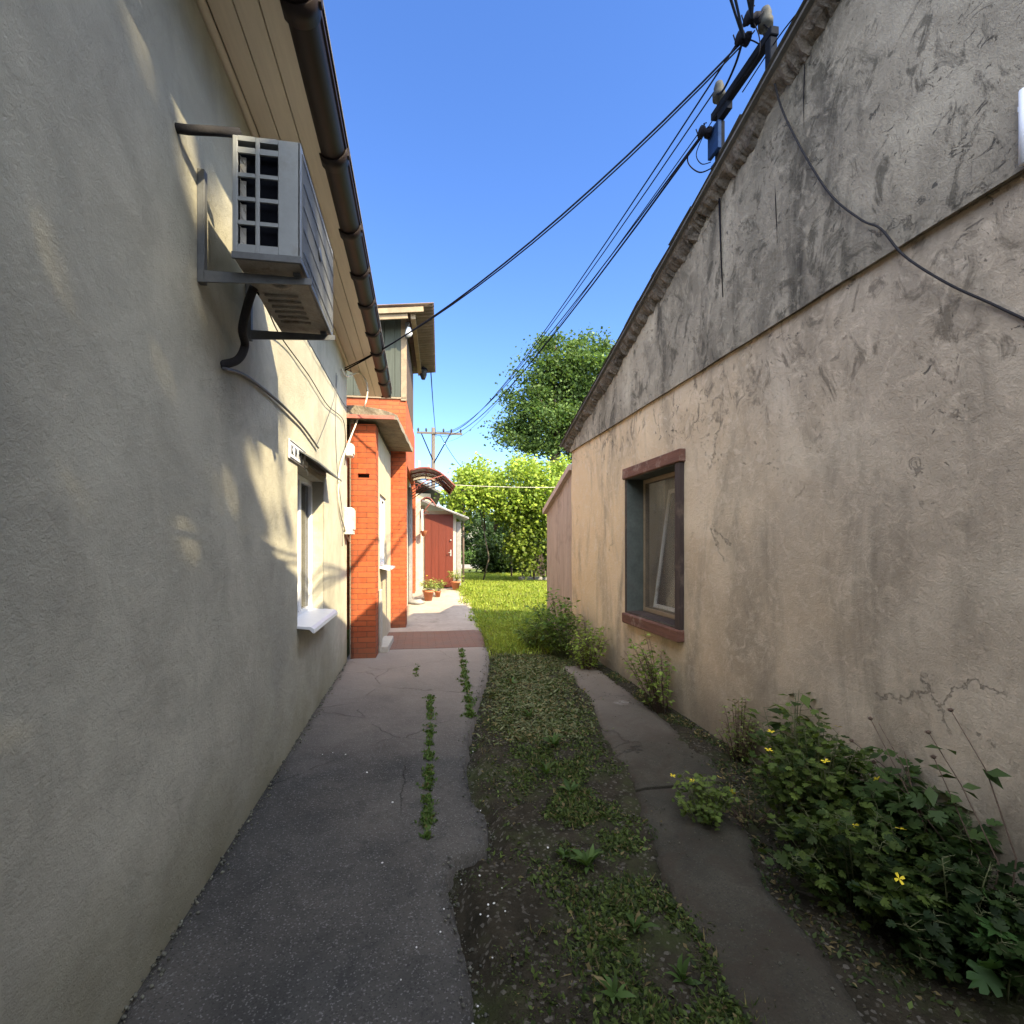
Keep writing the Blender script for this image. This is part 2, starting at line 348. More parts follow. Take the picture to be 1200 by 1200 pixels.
# ---------------------------------------------------------------- instanced-leaf meshes (plain numpy)
def tmpl(kind):
    if kind == 'blade':      # narrow bent grass blade, unit long along +y
        v = [(-.04, 0, 0), (.04, 0, 0), (-.035, .5, .05), (.035, .5, .05), (0, 1, -.02)]; f = [(0, 1, 3), (0, 3, 2), (2, 3, 4)]
    elif kind == 'leaf':
        v = [(0, 0, 0), (-.26, .42, .07), (.26, .42, .07), (0, .45, 0), (0, 1, -.08)]; f = [(0, 3, 1), (0, 2, 3), (1, 3, 4), (3, 2, 4)]
    elif kind == 'long':
        v = [(0, 0, 0), (-.13, .35, .1), (.13, .35, .1), (0, .35, .06), (-.11, .7, .09), (.11, .7, .09), (0, .72, .05), (0, 1, -.1)]
        f = [(0, 3, 1), (0, 2, 3), (1, 3, 6), (1, 6, 4), (3, 2, 5), (3, 5, 6), (4, 6, 7), (6, 5, 7)]
    elif kind == 'card':
        v = [(-.35, 0, 0), (.3, .05, .08), (.42, .8, 0), (-.25, .95, .1)]; f = [(0, 1, 2), (0, 2, 3)]
    elif kind == 'lobed':    # celandine / vine: deep rounded lobes
        out = [(0, .02), (-.2, .02), (-.42, .12), (-.34, .24), (-.5, .34), (-.46, .52), (-.26, .46), (-.32, .68), (-.2, .84), (-.09, .72), (0, 1.0),
               (.09, .72), (.2, .84), (.32, .68), (.26, .46), (.46, .52), (.5, .34), (.34, .24), (.42, .12), (.2, .02)]
        v = [(0, .4, 0)]+[(x, y, .12*abs(x)+(-.1 if y > .9 else 0)) for x, y in out]
        n = len(out); f = [(0, 1+i, 1+(i+1) % n) for i in range(n)]
    elif kind == 'petal':
        v = [(0, 0, 0)]; f = []
        for k in range(4):
            a = k*math.pi/2; b0 = len(v)
            for da, r in ((-.5, .55), (-.25, 1), (.25, 1), (.5, .55)): v.append((r*math.cos(a+da), r*math.sin(a+da), .18*r))
            f += [(0, b0, b0+1), (0, b0+1, b0+2), (0, b0+2, b0+3)]
    return np.array(v, float), np.array(f, int)
T = {k: tmpl(k) for k in ('blade', 'leaf', 'long', 'card', 'lobed', 'petal')}
def euler_frames(n, pitch, yaw=None, roll=.5):
    """rows of 3x3: local y points out at yaw, raised by pitch (array, radians)"""
    yaw = RNG.uniform(0, 2*np.pi, n) if yaw is None else yaw
    p = np.asarray(pitch); r = RNG.normal(0, roll, n)
    y = np.stack([np.cos(p)*np.cos(yaw), np.cos(p)*np.sin(yaw), np.sin(p)], 1)
    x0 = np.stack([np.sin(yaw), -np.cos(yaw), 0*yaw], 1); z0 = np.cross(x0, y)
    x = x0*np.cos(r)[:, None]+z0*np.sin(r)[:, None]; z = np.cross(x, y)
    return np.stack([x, y, z], 2)
def leaves(name, kind, pos, frames, size, cols, mat, parent=None):
    V, Fc = T[kind]; n = len(pos); k = len(V)
    P = np.einsum('nij,kj->nki', frames, V)*np.asarray(size).reshape(n, 1, 1)+np.asarray(pos)[:, None, :]
    FF = (Fc[None]+(np.arange(n)*k)[:, None, None]).reshape(-1, 3)
    me = bpy.data.meshes.new(name); me.vertices.add(n*k); me.vertices.foreach_set('co', P.reshape(-1))
    nf = len(FF); me.loops.add(nf*3); me.loops.foreach_set('vertex_index', FF.reshape(-1).astype(np.int32))
    me.polygons.add(nf); me.polygons.foreach_set('loop_start', (np.arange(nf)*3).astype(np.int32))
    me.update(calc_edges=True)
    ca = me.color_attributes.new('Col', 'FLOAT_COLOR', 'POINT')
    c4 = np.concatenate([cols, np.ones((n, 1))], 1); ca.data.foreach_set('color', np.repeat(c4, k, 0).reshape(-1))
    return link(name, me, mat, parent)
def cols(n, a, b, dry=0.0, drycol=(.22, .17, .08)):
    t = RNG.random((n, 1)); c = np.array(a)*(1-t)+np.array(b)*t; c = c*RNG.uniform(.75, 1.25, (n, 1))
    if dry: m = RNG.random(n) < dry; c[m] = np.array(drycol)*RNG.uniform(.6, 1.2, (m.sum(), 1))
    return c
def tree(name, label, base, blobs, trunk_r, leaf, per, ncl, ca, cb, cl_r, group=None, limbs=9, cat='tree', kindleaf='card', bare=0.0):
    """blobs: list of (x,y,z,rx,ry,rz); leaf clumps sit in the blobs, limbs reach to them"""
    root = empty(name, base, 0, label, cat, group); bx, by, bz = base
    w = np.array([b[3]*b[4]*b[5] for b in blobs]); w = w/w.sum(); cen = []
    for _ in range(ncl):
        b = blobs[RNG.choice(len(blobs), p=w)]
        d = RNG.normal(size=3); d /= np.linalg.norm(d); rr = RNG.uniform(.25, 1)**.45
        cen.append([b[0]+d[0]*rr*b[3], b[1]+d[1]*rr*b[4], b[2]+d[2]*rr*b[5]])
    cen = np.array(cen)
    tk = MB(); top = max(b[2] for b in blobs); mx = np.mean([b[0] for b in blobs]); my = np.mean([b[1] for b in blobs])
    zl = min(b[2]-b[5] for b in blobs)
    pts = [(0, 0, -.3), (0.05, .02, (zl-bz)*.6), ((mx-bx)*.3, (my-by)*.3, max((zl-bz), .5)), ((mx-bx)*.8, (my-by)*.8, (top-bz)*.85), ((mx-bx), (my-by), top-bz+.3)]
    tk.tube(pts, [trunk_r*1.25, trunk_r, trunk_r*.85, trunk_r*.4, trunk_r*.1], 9)
    tk.build('trunk', MT['bark'], root)
    lb = MB()
    sel = RNG.choice(len(cen), min(limbs, len(cen)), replace=False)
    for i in sel:
        c = cen[i]-np.array(base); t = RNG.uniform(.25, .75); s0 = Vector(pts[2]).lerp(Vector(pts[4]), t*.8)
        mid = s0.lerp(Vector(c), .5)+Vector((0, 0, .08*(Vector(c)-s0).length))
        lb.tube([s0, mid, Vector(c)], [trunk_r*.32, trunk_r*.2, trunk_r*.05], 5)
        for q in range(3):
            j = RNG.integers(len(cen)); c2 = Vector(cen[j]-np.array(base))
            if (c2-mid).length < 3.5*cl_r+1: lb.tube([mid, mid.lerp(c2, .5)+Vector((0, 0, .1)), c2], [trunk_r*.13, trunk_r*.08, trunk_r*.03], 4)
    lb.build('limb', MT['bark'], root)
    n = ncl*per; cc = np.repeat(cen, per, 0); csz = np.repeat(RNG.uniform(.6, 1.3, ncl), per)
    pos = cc+RNG.normal(size=(n, 3))*(np.array([cl_r, cl_r, cl_r*.6])*csz[:, None])-np.array(base)
    clump_l = np.repeat(RNG.uniform(.7, 1.25, ncl), per)[:, None]
    leaves('crown', kindleaf, pos, euler_frames(n, RNG.uniform(-.9, .9, n), None, .9), leaf*RNG.uniform(.6, 1.3, n), cols(n, ca, cb)*clump_l, MT['leaf'], root)
    return root
# ================================================================= SETTING
XL, XR = -1.0, 2.48           # the two facing house walls
def edge_fn(pts):
    ys = [p[1] for p in pts]; xs = [p[0] for p in pts]
    def f(y):
        return float(np.interp(y, ys, xs))+.03*noise.noise(Vector((y*5, 1.7, 0)))+.02*noise.noise(Vector((y*17, 3.1, 0)))+.012*noise.noise(Vector((y*41, 3.1, 7)))
    return f
PE = [(.16, -3), (.17, 1.5)]+[tuple(at(px, py, Z=0))[:2] for px, py in ((548, 1190), (546, 1130), (533, 1070), (524, 1030), (531, 1006), (556, 998), (571, 990), (573, 968), (560, 950), (546, 935), (543, 900), (550, 860), (556, 830), (566, 800), (572, 780), (570, 755), (566, 740))]+[(1.15, 9.9), (1.2, 12), (1.0, 14.2)]
PE = sorted(PE, key=lambda p: p[1]); path_r = edge_fn(PE)
def soil_h(x, y):
    h = gz(y)-.02+.022*noise.noise(Vector((x*2.1, y*2.1, 0)))+.008*noise.noise(Vector((x*9, y*9, 2)))
    if y < 9 and -.95 < x < path_r(y)+.1: h -= .06
    return h
def axis(lo, hi, step, far):
    a = list(np.arange(lo, hi+step/2, step)); g = step; v = hi
    while v < far: g *= 1.45; v += g; a.append(v)
    g = step; v = lo
    while v > -far: g *= 1.45; v -= g; a.insert(0, v)
    return a
gx, gy = axis(-1.5, 4.5, .06, 600), axis(0, 14, .06, 600)
vs = [(x, y, soil_h(x, y)) for y in gy for x in gx]; nx = len(gx)
fs = [(j*nx+i, j*nx+i+1, (j+1)*nx+i+1, (j+1)*nx+i) for j in range(len(gy)-1) for i in range(nx-1)]
me = bpy.data.meshes.new('ground'); me.from_pydata(vs, [], fs)
tag(link('ground', me, MT['soil'], None, True), kind='structure')
def strip(name, xl, xr, y0, y1, top, mat, dy=.02, ncol=16, curb=.05):
    m = MB(); rows = []; y = y0
    while y < y1-1e-6: rows.append(y); y += dy
    rows.append(y1); vs = []; k = ncol+3
    for y in rows:
        a, b = xl(y), xr(y)
        vs.append((a-.005, y, gz(y)-.12))
        for i in range(ncol+1):
            x = a+(b-a)*i/ncol; z = gz(y)+top+.006*noise.noise(Vector((x*1.6, y*1.3, 5)))
            if i in (0, ncol): z -= .012
            vs.append((x, y, z))
        vs.append((b+.02, y, gz(y)-.12))
    fs = [(j*k+i, j*k+i+1, (j+1)*k+i+1, (j+1)*k+i) for j in range(len(rows)-1) for i in range(k-1)]
    fs += [tuple(range(k))[::-1], tuple((len(rows)-1)*k+i for i in range(k))]
    me = bpy.data.meshes.new(name); me.from_pydata(vs, [], fs)
    o = link(name, me, mat, None, False); o.data.polygons.foreach_set('use_smooth', [True]*(len(fs)-2)+[False]*2); return tag(o, kind='structure')
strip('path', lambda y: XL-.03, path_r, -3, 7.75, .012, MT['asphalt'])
strip('brick_paving', lambda y: XL-.03 if y < 7.3 else -.66, lambda y: path_r(y)-.04, 7.755, 9.3, .014, MT['paver'])
far_path = strip('far_path', lambda y: -.66 if y < 9.7 else -.3, path_r, 9.305, 14.0, .01, simple('pale_concrete_path', (.36, .30, .245), .9, .2, 2.5, .6, .006, 60, dirt=(.2, .165, .13)))
SL = sorted([tuple(at(px, py, Z=0))[:2] for px, py in ((664, 786), (690, 820), (706, 860), (745, 930), (775, 1010), (800, 1060), (850, 1150), (880, 1200))], key=lambda p: p[1])
SR = sorted([tuple(at(px, py, Z=0))[:2] for px, py in ((700, 786), (760, 832), (830, 890), (870, 960), (900, 1040), (960, 1110), (1010, 1190))], key=lambda p: p[1])
sl, sr = edge_fn(SL), edge_fn(SR)
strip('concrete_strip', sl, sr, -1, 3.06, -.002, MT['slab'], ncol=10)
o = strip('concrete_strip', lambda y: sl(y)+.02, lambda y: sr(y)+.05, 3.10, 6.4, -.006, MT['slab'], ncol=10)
m = MB(); m.box(-40, 60, 26, 31, .3, .455); tag(m.build('gravel_road', MT['gravel']), kind='structure')
# ================================================================= LEFT HOUSE
SX, GZ0 = -.62, 4.1
lh = empty('rendered_house', (XL, 0, 0), 0, 'long grey rendered house with cream soffit and brown gutter on the left of the alley', 'house')
def wall_sheet(x, ys, zs, hole, nrm, amp=.006):
    """a wall face on plane x with one hole (y0,y1,z0,z1), gently uneven"""
    y0, y1, z0, z1 = hole
    ys = sorted(set([round(v, 4) for v in ys if not (abs(v-y0) < .04 or abs(v-y1) < .04)]+[y0, y1]))
    zs = sorted(set([round(v, 4) for v in zs if not (abs(v-z0) < .04 or abs(v-z1) < .04)]+[z0, z1]))
    vs = []
    for y in ys:
        for z in zs:
            k = min(1, max(0, max(y0-y, y-y1, z0-z, z-z1))*4)
            vs.append((x+k*amp*(noise.noise(Vector((y*.9, z*.9, 3)))*1.6+noise.noise(Vector((y*3.1, z*2.7, 8)))*.7), y, z))
    nz = len(zs); fs = []
    for i in range(len(ys)-1):
        for j in range(nz-1):
            cy, cz = (ys[i]+ys[i+1])/2, (zs[j]+zs[j+1])/2
            if y0 < cy < y1 and z0 < cz < z1: continue
            q = (i*nz+j, (i+1)*nz+j, (i+1)*nz+j+1, i*nz+j+1); fs.append(q if nrm > 0 else q[::-1])
    return vs, fs
LW = (4.30, 5.42, .93, 2.27)
m = MB(); m.add(*wall_sheet(XL, np.arange(-4, 7.11, .1).tolist()+[7.1], np.arange(-.1, 4.21, .1).tolist(), LW, 1), sm=True)
m.box(-7, XL-.002, 7.06, 7.098, -.1, 4.2); m.box(-7, XL-.002, -4.0, -3.9, -.1, 4.2); m.box(-7, -6.9, -3.89, 7.05, -.1, 4.2)
d = .16; y0, y1, z0, z1 = LW   # reveal
m.box(XL-d, XL-.003, y1, y1+.05, z0-.05, z1+.05); m.box(XL-d, XL-.003, y0-.05, y0, z0-.05, z1+.05)
m.box(XL-d, XL-.003, y0, y1, z1, z1+.05); m.box(XL-d, XL-.003, y0, y1, z0-.05, z0)
m.build('wall', MT['stucco'], lh, Matrix.Translation((-XL, 0, 0)))
TL = Matrix.Translation((-XL, 0, 0))
m = MB()
for k in range(3):
    x0 = XL+.035+k*.118; m.box(x0, x0+.113, -4.3, 8.5, GZ0, GZ0+.02, bev=.003)
m.build('soffit', MT['soffit'], lh, TL)
m = MB(); m.tube([(XL+.012, y, GZ0-.012+.004*math.sin(y*7)) for y in np.arange(-4.2, 7.3, .3)], .024, 6); m.build('cove_trim', MT['soffit'], lh, TL)
m = MB(); m.prism([(-.645, GZ0+.02), (-.60, GZ0+.02), (-.60, GZ0+.2), (-.645, GZ0+.2)], 'y', -4.3, 8.5); m.build('fascia', MT['gutter'], lh, TL)
m = MB(); m.prism([(-.465, GZ0+.135), (-.465, GZ0+.155), (-4.1, GZ0+1.65), (-7.4, GZ0+.2), (-7.4, GZ0+.17), (-4.1, GZ0+1.60)], 'y', -4.35, 8.55)
m.build('roof', MT['roofing'], lh, TL)
m = MB(); m.prism([(-.66, GZ0+.021), (-4.1, GZ0+1.5), (-7.2, GZ0+.021)], 'y', 7.0, 7.09); m.build('gable_infill', MT['stucco'], lh, TL)
# half-round gutter with sleeves
gxc, gzc, gr = -.557, GZ0+.05, .082
def halfpipe(m, y0, y1, r, th=.006):
    n = 14; vs = []
    for y in (y0, y1):
        for rr in (r, r-th):
            for k in range(n+1):
                a = math.pi+math.pi*k/n; vs.append((gxc+rr*math.cos(a), y, gzc+rr*math.sin(a)))
    k1 = n+1; fs = []
    for k in range(n):
        fs += [(k, k+1, 2*k1+k+1, 2*k1+k), (k1+k, 3*k1+k, 3*k1+k+1, k1+k+1), (k, k1+k, k1+k+1, k+1), (2*k1+k, 2*k1+k+1, 3*k1+k+1, 3*k1+k)]
    fs += [(0, 2*k1, 3*k1, k1), (n, k1+n, 3*k1+n, 2*k1+n)]
    m.add(vs, fs, True)
m = MB(); halfpipe(m, -4.3, 8.45, gr); m.box(gxc-gr, gxc-gr+.012, -4.3, 8.45, gzc, gzc+.03); m.box(gxc+gr-.004, gxc+gr+.010, -4.3, 8.45, gzc-.004, gzc+.018)
m.box(gxc-gr, gxc+gr, 8.45, 8.456, gzc-gr*.9, gzc)
gut = m.build('gutter', MT['gutter'], lh, TL)
for y in (1.5, 2.42, 3.34, 4.1, 4.72, 5.3, 6.0, 6.6, 7.2, 7.8):
    m = MB(); halfpipe(m, y-.055, y+.055, gr+.011, .010); m.box(gxc+gr+.006, gxc+gr+.022, y-.02, y+.02, gzc-.02, gzc+.03); m.build('sleeve', MT['gutter'], gut, TL)
# window of the left house
m = MB(); xo, xi = XL-d+.05, XL-d-.01; t = .055
m.box(xi, xo, y0, y0+t, z0, z1, bev=.006); m.box(xi, xo, y1-t, y1, z0, z1, bev=.006)
m.box(xi, xo, y0+t, y1-t, z1-t, z1, bev=.006); m.box(xi, xo, y0+t, y1-t, z0, z0+t, bev=.006)
m.box(xi-.002, xo+.006, (y0+y1)/2-.04, (y0+y1)/2+.04, z0+t, z1-t, bev=.006)
wf = m.build('window', MT['white'], lh, TL)
m = MB(); m.box(xi+.02, xi+.028, y0+t, y1-t, z0+t, z1-t); m.build('pane', MT['glass'], wf, TL)
m = MB(); m.box(xi-.25, xi-.24, y0-.1, y1+.1, z0-.1, z1+.1); m.build('curtain', MT['curtain'], wf, TL)
m = MB(); m.prism([(XL-.12, z0+.022), (XL-.12, z0+.006), (XL+.10, z0-.022), (XL+.125, z0-.05), (XL+.14, z0-.05), (XL+.135, z0-.02), (XL+.11, z0+.001)], 'y', y0-.02, y1+.03); m.build('sill', MT['white'], wf, TL)
m = MB(); m.prism([(XL-.01, z1+.13), (XL-.01, z1+.142), (XL+.17, z1+.035), (XL+.17, z1+.02)], 'y', y0-.02, y1+.1)
m.box(XL, XL+.012, y0-.01, y1+.09, z1+.06, z1+.129); m.build('rain_hood', MT['steel'], wf, TL)
# ---- air conditioner
ax0, ax1, ay0, ay1, az0, az1 = -.815, -.53, 2.33, 3.17, 2.875, 3.41
ac = empty('air_conditioner', (ax0, ay0, az0), 0, 'beige air conditioner outdoor unit on steel brackets high on the left wall', 'air conditioner')
TA = Matrix.Translation((-ax0, -ay0, -az0)); m = MB(); e = .012
m.box(ax0, ax1, ay0+e, ay1, az1-e, az1, bev=.004)                          # top
m.box(ax0, ax1, ay1-e, ay1, az0+.02, az1-e, bev=.003)                     # far side
m.box(ax0+.002, ax0+.008, ay0+.03, ay1-.03, az0+.02, az1-e)
yc = ay0+.40; zc = (az0+az1)/2; fr = .225
n = 40; ring = [(yc+fr*math.cos(2*math.pi*k/n), zc+fr*math.sin(2*math.pi*k/n)) for k in range(n)]
def sq(k):
    a = 2*math.pi*k/n; c, s = math.cos(a), math.sin(a); q = 1/max(abs(c)/.36 if c < 0 else abs(c)/.40, abs(s)/((az1-az0)/2-.006)); return (yc+q*c, zc+q*s)
vs = [(ax1, *ring[k]) for k in range(n)]+[(ax1, *sq(k)) for k in range(n)]+[(ax1-.03, *ring[k]) for k in range(n)]
m.add(vs, [(k, (k+1) % n, n+(k+1) % n, n+k) for k in range(n)]+[(k, 2*n+k, 2*n+(k+1) % n, (k+1) % n) for k in range(n)])
m.box(ax1-.008, ax1+.001, yc+.395, ay1, az0+.004, az1-.004); m.box(ax1-.008, ax1+.001, ay0, yc-.355, az0+.004, az1-.004)
m.box(ax1-.008, ax1-.001, yc-.36, yc+.40, az1-.012, az1-.004); m.box(ax1-.008, ax1-.001, yc-.36, yc+.40, az0, az0+.014)
m.build('casing', MT['acmetal'], ac, TA)
m = MB()                                                                   # side panel with square openings
xs = [ax0, ax0+.022, ax0+.095, ax0+.113, ax0+.190, ax1]; zr = [(az1-.050, az1-.022)]+[(az1-.075-.105*k-.088, az1-.075-.105*k) for k in range(4)]
for a, b in ((xs[0], xs[1]), (xs[2], xs[3]), (xs[4], xs[5])): m.box(a, b, ay0, ay0+.010, az0+.02, az1, bev=.003)
zz = [az1]+[v for a, b in zr for v in (b, a)]+[az0+.02]
for k in range(0, len(zz), 2):
    for a, b in ((xs[1], xs[2]), (xs[3], xs[4])): m.box(a, b, ay0+.001, ay0+.010, zz[k+1], zz[k])
m.build('side_grille', MT['acmetal'], ac, TA)
m = MB(); m.box(ax0+.012, ax1-.05, ay0+.05, ay0+.06, az0+.03, az1-.02)
m.box(ax0+.05, ax0+.06, ay0+.06, ay1-.03, az0+.03, az1-.02); m.box(ax1-.06, ax1-.05, ay0+.06, ay1-.03, az0+.03, az1-.02)
m.build('coil', MT['acdark'], ac, TA)
m = MB()
for a, b in zr[1:]:
    m.box(xs[1]+.001, xs[1]+.026, ay0+.030, ay0+.034, a, b)
    for k in range(2): z = a+(b-a)*(k+.15)/2; m.tube([(xs[1]+.026, ay0+.026, z), (xs[1]+.002, ay0+.026, z+.042)], .0016, 4)
m.build('fins', MT['fins'], ac, TA)
m = MB()
m.lathe((ax1+.0062, yc, zc), [(.03, 0), (.034, .004), (.01, .006)], 14, 'x')
for z in np.linspace(az0+.06, az1-.06, 5): m.box(ax1+.0065, ax1+.009, ay0+.03, ay0+.812, z, z+.004)
for k in range(53): y = ay0+.03+.015*k; m.box(ax1+.0015, ax1+.006, y, y+.0035, az0+.03, az1-.03)
m.build('fan_guard', MT['steel'], ac, TA)
m = MB()
for k in range(3):
    t0 = k*2*math.pi/3; vs = []
    for q in range(8):
        t = t0+q*.22; vs += [(ax1-.045-.02*q/7, yc+.04*math.cos(t), zc+.04*math.sin(t)), (ax1-.035-.03*q/7, yc+.19*math.cos(t), zc+.19*math.sin(t))]
    m.add(vs, [(2*q, 2*q+1, 2*q+3, 2*q+2) for q in range(7)], True)
m.lathe((ax1-.06, yc, zc), [(.045, 0), (.05, .02), (.03, .035)], 16, 'x'); m.build('fan', MT['acdark'], ac, TA)
m = MB(); m.box(ax0, ax1-.008, ay0+.011, ay1-.013, az0, az0+.012, bev=.003)
for k in range(6): y = ay0+.33+.06*k; m.tube([(ax0+.04, y, az0-.002), (ax0+.20, y, az0-.002)], .010, 6)
m.lathe((ax0+.14, ay0+.2, az0-.008), [(.06, .01), (.055, 0), (.03, .0), (.028, .008)], 18); m.build('base_plate', MT['acbase'], ac, TA)
m = MB(); m.box(ax0-.002, ax1+.004, ay0-.004, ay0+.010, az0-.008, az0+.0195); m.box(ax1-.006, ax1+.006, ay0+.011, ay1, az0-.006, az0+.010); m.build('base_rail', MT['steel'], ac, TA)
for k, y in enumerate((2.43, 3.06)):
    m = MB(); m.box(XL+.001, XL+.032, y, y+.035, az0-.075, az0+.44, bev=.002)
    m.prism([(XL+.033, az0-.075), (XL+.033, az0-.022), (ax1+.03, az0-.022), (ax1+.03, az0-.05)], 'y', y-.004, y+.004)
    m.box(XL+.033, ax1+.03, y+.004, y+.04, az0-.026, az0-.021)
    m.box(ax1-.05, ax1-.02, y-.02, y+.045, az0-.021, az0-.0085); m.build('bracket', MT['steel'], ac, TA)
m = MB(); p0, p1 = at(207, 150, X=XL), at(281, 156, X=-.80)
m.tube([p0+Vector((-.03, 0, 0)), p0+Vector((.04, .0, -.002)), p0.lerp(p1, .6), p1], .019, 10)
tag(m.build('pipe_sleeve', MT['foam']), 'black foam sleeved pipe stub running from the wall to the top of the air conditioner', 'pipe')
def cable(name, mat, pts, r, label, cat='cable', group=None, n=6, sub=6):
    pts = [Vector(p) for p in pts]; out = []
    for i in range(len(pts)-1):                                      # catmull-rom
        a, b, c, e_ = pts[max(i-1, 0)], pts[i], pts[i+1], pts[min(i+2, len(pts)-1)]
        for k in range(sub):
            t = k/sub; out.append(.5*((2*b)+(c-a)*t+(2*a-5*b+4*c-e_)*t*t+(3*b-a-3*c+e_)*t**3))
    out.append(pts[-1]); m = MB(); m.tube(out, r, n); return tag(m.build(name, mat), label, cat, group)
W = XL+.02
cable('insulated_hose', MT['foam'], [at(297, 338, X=-.80), at(291, 355, X=-.84), at(284, 385, X=-.90), at(287, 405, X=-.93), at(278, 422, X=-.95), at(256, 428, X=XL-.01)], .021, 'thick black insulated hose curving from under the air conditioner into the wall', 'hose', n=10)
cable('grey_conduit', MT['gcable'], [at(262, 432, X=W+.01), at(290, 442, X=W), at(330, 474, X=W), at(355, 500, X=W), at(373, 525, X=W)], .010, 'stiff grey conduit slanting down the wall from the insulated hose', 'conduit')
cable('thin_cable', MT['cable'], [at(302, 343, X=-.8), at(315, 366, X=-.9), at(330, 396, X=W), at(362, 440, X=W), at(384, 475, X=W), at(402, 492, X=W), at(405, 520, X=W), at(404, 545, X=W)], .0045, 'thin black cable trailing from the air conditioner across the sunlit wall', 'cable')
cable('thin_cable', MT['cable'], [at(357, 392, X=W), at(378, 430, X=W), at(392, 455, X=W), at(404, 475, X=W), at(409, 478, X=W)], .003, 'thinnest black wire looping high on the sunlit wall under the eave', 'cable')
cable('thin_cable', MT['gcable'], [at(394, 437, X=W), at(392, 465, X=W), at(382, 495, X=W), at(372, 520, X=W)], .003, 'straight thin grey wire slanting beside the end of the conduit', 'cable')
cable('thin_cable', MT['gcable'], [at(395, 440, X=W), at(393, 500, X=W), at(396, 560, X=W), at(401, 600, X=W), at(401, 640, X=W)], .004, 'grey wire running vertically down the wall to the meter box', 'cable')
cable('cream_cable', MT['wcable'], [at(400, 432, X=W), at(407, 441, X=W+.03), at(421, 437, X=W+.12), at(430, 450, X=W+.22), at(429, 470, X=W+.24), at(420, 490, X=W+.12), at(408, 520, X=W+.05), at(398, 550, X=W), at(397, 590, X=W), at(404, 620, X=W), at(410, 636, X=W)], .011, 'thick cream cable looping out from the wall in front of the brick pier', 'cable', n=8)
# meter box, junction box, number plate
def small_box(name, px, py, w, h, dp, mat, label, cat):
    p = at(px, py, X=XL); o = empty(name, p, 0, label, cat)
    m = MB(); m.box(.0, dp, -w/2, w/2, -h/2, h/2, bev=.008); m.build('body', mat, o)
    m = MB(); m.box(dp, dp+.012, -w/2+.01, w/2-.01, -h*.32, h*.44, bev=.006); m.build('cover', mat, o)
    m = MB(); m.lathe((dp+.004, 0, -h*.41), [(.007, 0), (.007, .006)], 8, 'x'); m.build('screw', MT['steel'], o); return o
small_box('meter_box', 404.5, 611, .26, .36, .11, MT['oldwhite'], 'off white electricity meter box on the wall next to the brick pier', 'meter box')
small_box('junction_box', 405, 528, .18, .17, .10, MT['oldwhite'], 'small cream junction box high beside the top of the brick pier', 'junction box')
# house-number plate: digits partly hidden by glare
p = at(337, 525, X=XL); q = at(356, 528, X=XL); sg = empty('number_plate', p, 0, 'small white address plate with dark characters above the left window', 'sign')
L = q.y-p.y; m = MB(); m.box(.004, .016, 0, L, -.075, .075, bev=.003); m.build('plate', MT['white'], sg)
m = MB(); m.box(.0165, .0185, .01, L-.01, .060, .068); m.box(.0165, .0185, .01, L-.01, -.068, -.060)
def stroke(m, y, z, pts, w=.009):
    for a, b in zip(pts, pts[1:]):
        A, B = Vector((.018, y+a[0], z+a[1])), Vector((.018, y+b[0], z+b[1])); m.tube([A, B], w*.5, 4)
ch = {'K': [[(0, -.035), (0, .035)], [(.045, .035), (0, 0), (.045, -.035)]], 'H': [[(0, -.035), (0, .035)], [(.045, -.035), (.045, .035)], [(0, 0), (.045, 0)]],
      'I': [[(0, .035), (0, -.035), (.045, .035), (.045, -.035)]], '1': [[(.005, .02), (.025, .035), (.025, -.035)]]}
for k, c in enumerate(['K', 'I', 'H', '1']):
    for s in ch[c]: stroke(m, .05+k*(L-.12)/3.6, 0, s)
m.build('lettering', MT['ink'], sg)
m = MB(); p = at(349, 535, X=XL); m.box(XL, XL+.035, p.y+.05, p.y+.22, p.z-.06, p.z-.01, bev=.006); m.tube([(XL+.02, p.y+.13, p.z-.06), (XL+.05, p.y+.13, p.z-.11), (XL+.05, p.y+.13, p.z-.14)], .006, 6)
tag(m.build('wall_hook', MT['oldwhite']), 'small pale fixture on the wall between the number plate and the window hood', 'bracket')
# ================================================================= RIGHT HOUSE
EY, EZ, SLP, RY = 7.9, 3.30, .302, -.8
def rake_z(y): return EZ+SLP*(EY-y) if y > RY else EZ+SLP*(EY-RY)-.34*(RY-y)
rh = empty('gabled_house', (XR, 0, 0), 0, 'old gabled house with peeling plaster and one wooden window on the right', 'house'); TR = Matrix.Translation((-XR, 0, 0))
RW = (4.46, 5.62, .82, 2.40); BZ = 3.15
m = MB(); m.add(*wall_sheet(XR, np.arange(-5.2, 7.85, .1).tolist()+[EY], np.arange(-.1, BZ+.08, .1).tolist(), RW, -1, .011), sm=True)
y0, y1, z0, z1 = RW; d = .22
m.box(XR+.004, 12, EY-.05, EY-.002, -.1, EZ-.05); m.box(XR+.004, 12, -5.2, -5.1, -.1, 4.3); m.box(11.9, 12, -5.09, EY-.06, -.1, 3.2)
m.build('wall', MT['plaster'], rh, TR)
m = MB(); ys = np.arange(-5.2, EY+.001, .1); nz = 22; vs = []
for y in ys:
    zt = rake_z(y)-.03
    for j in range(nz+1):
        z = BZ+(zt-BZ)*j/nz; vs.append((XR-.032+.011*(noise.noise(Vector((y*.9, z*.9, 3)))*1.5+noise.noise(Vector((y*3.1, z*2.7, 8)))), y, z))
m.add(vs, [(i*(nz+1)+j, i*(nz+1)+j+1, (i+1)*(nz+1)+j+1, (i+1)*(nz+1)+j) for i in range(len(ys)-1) for j in range(nz)], True)
k = nz+1; ny = len(ys); b0 = len(m.v)
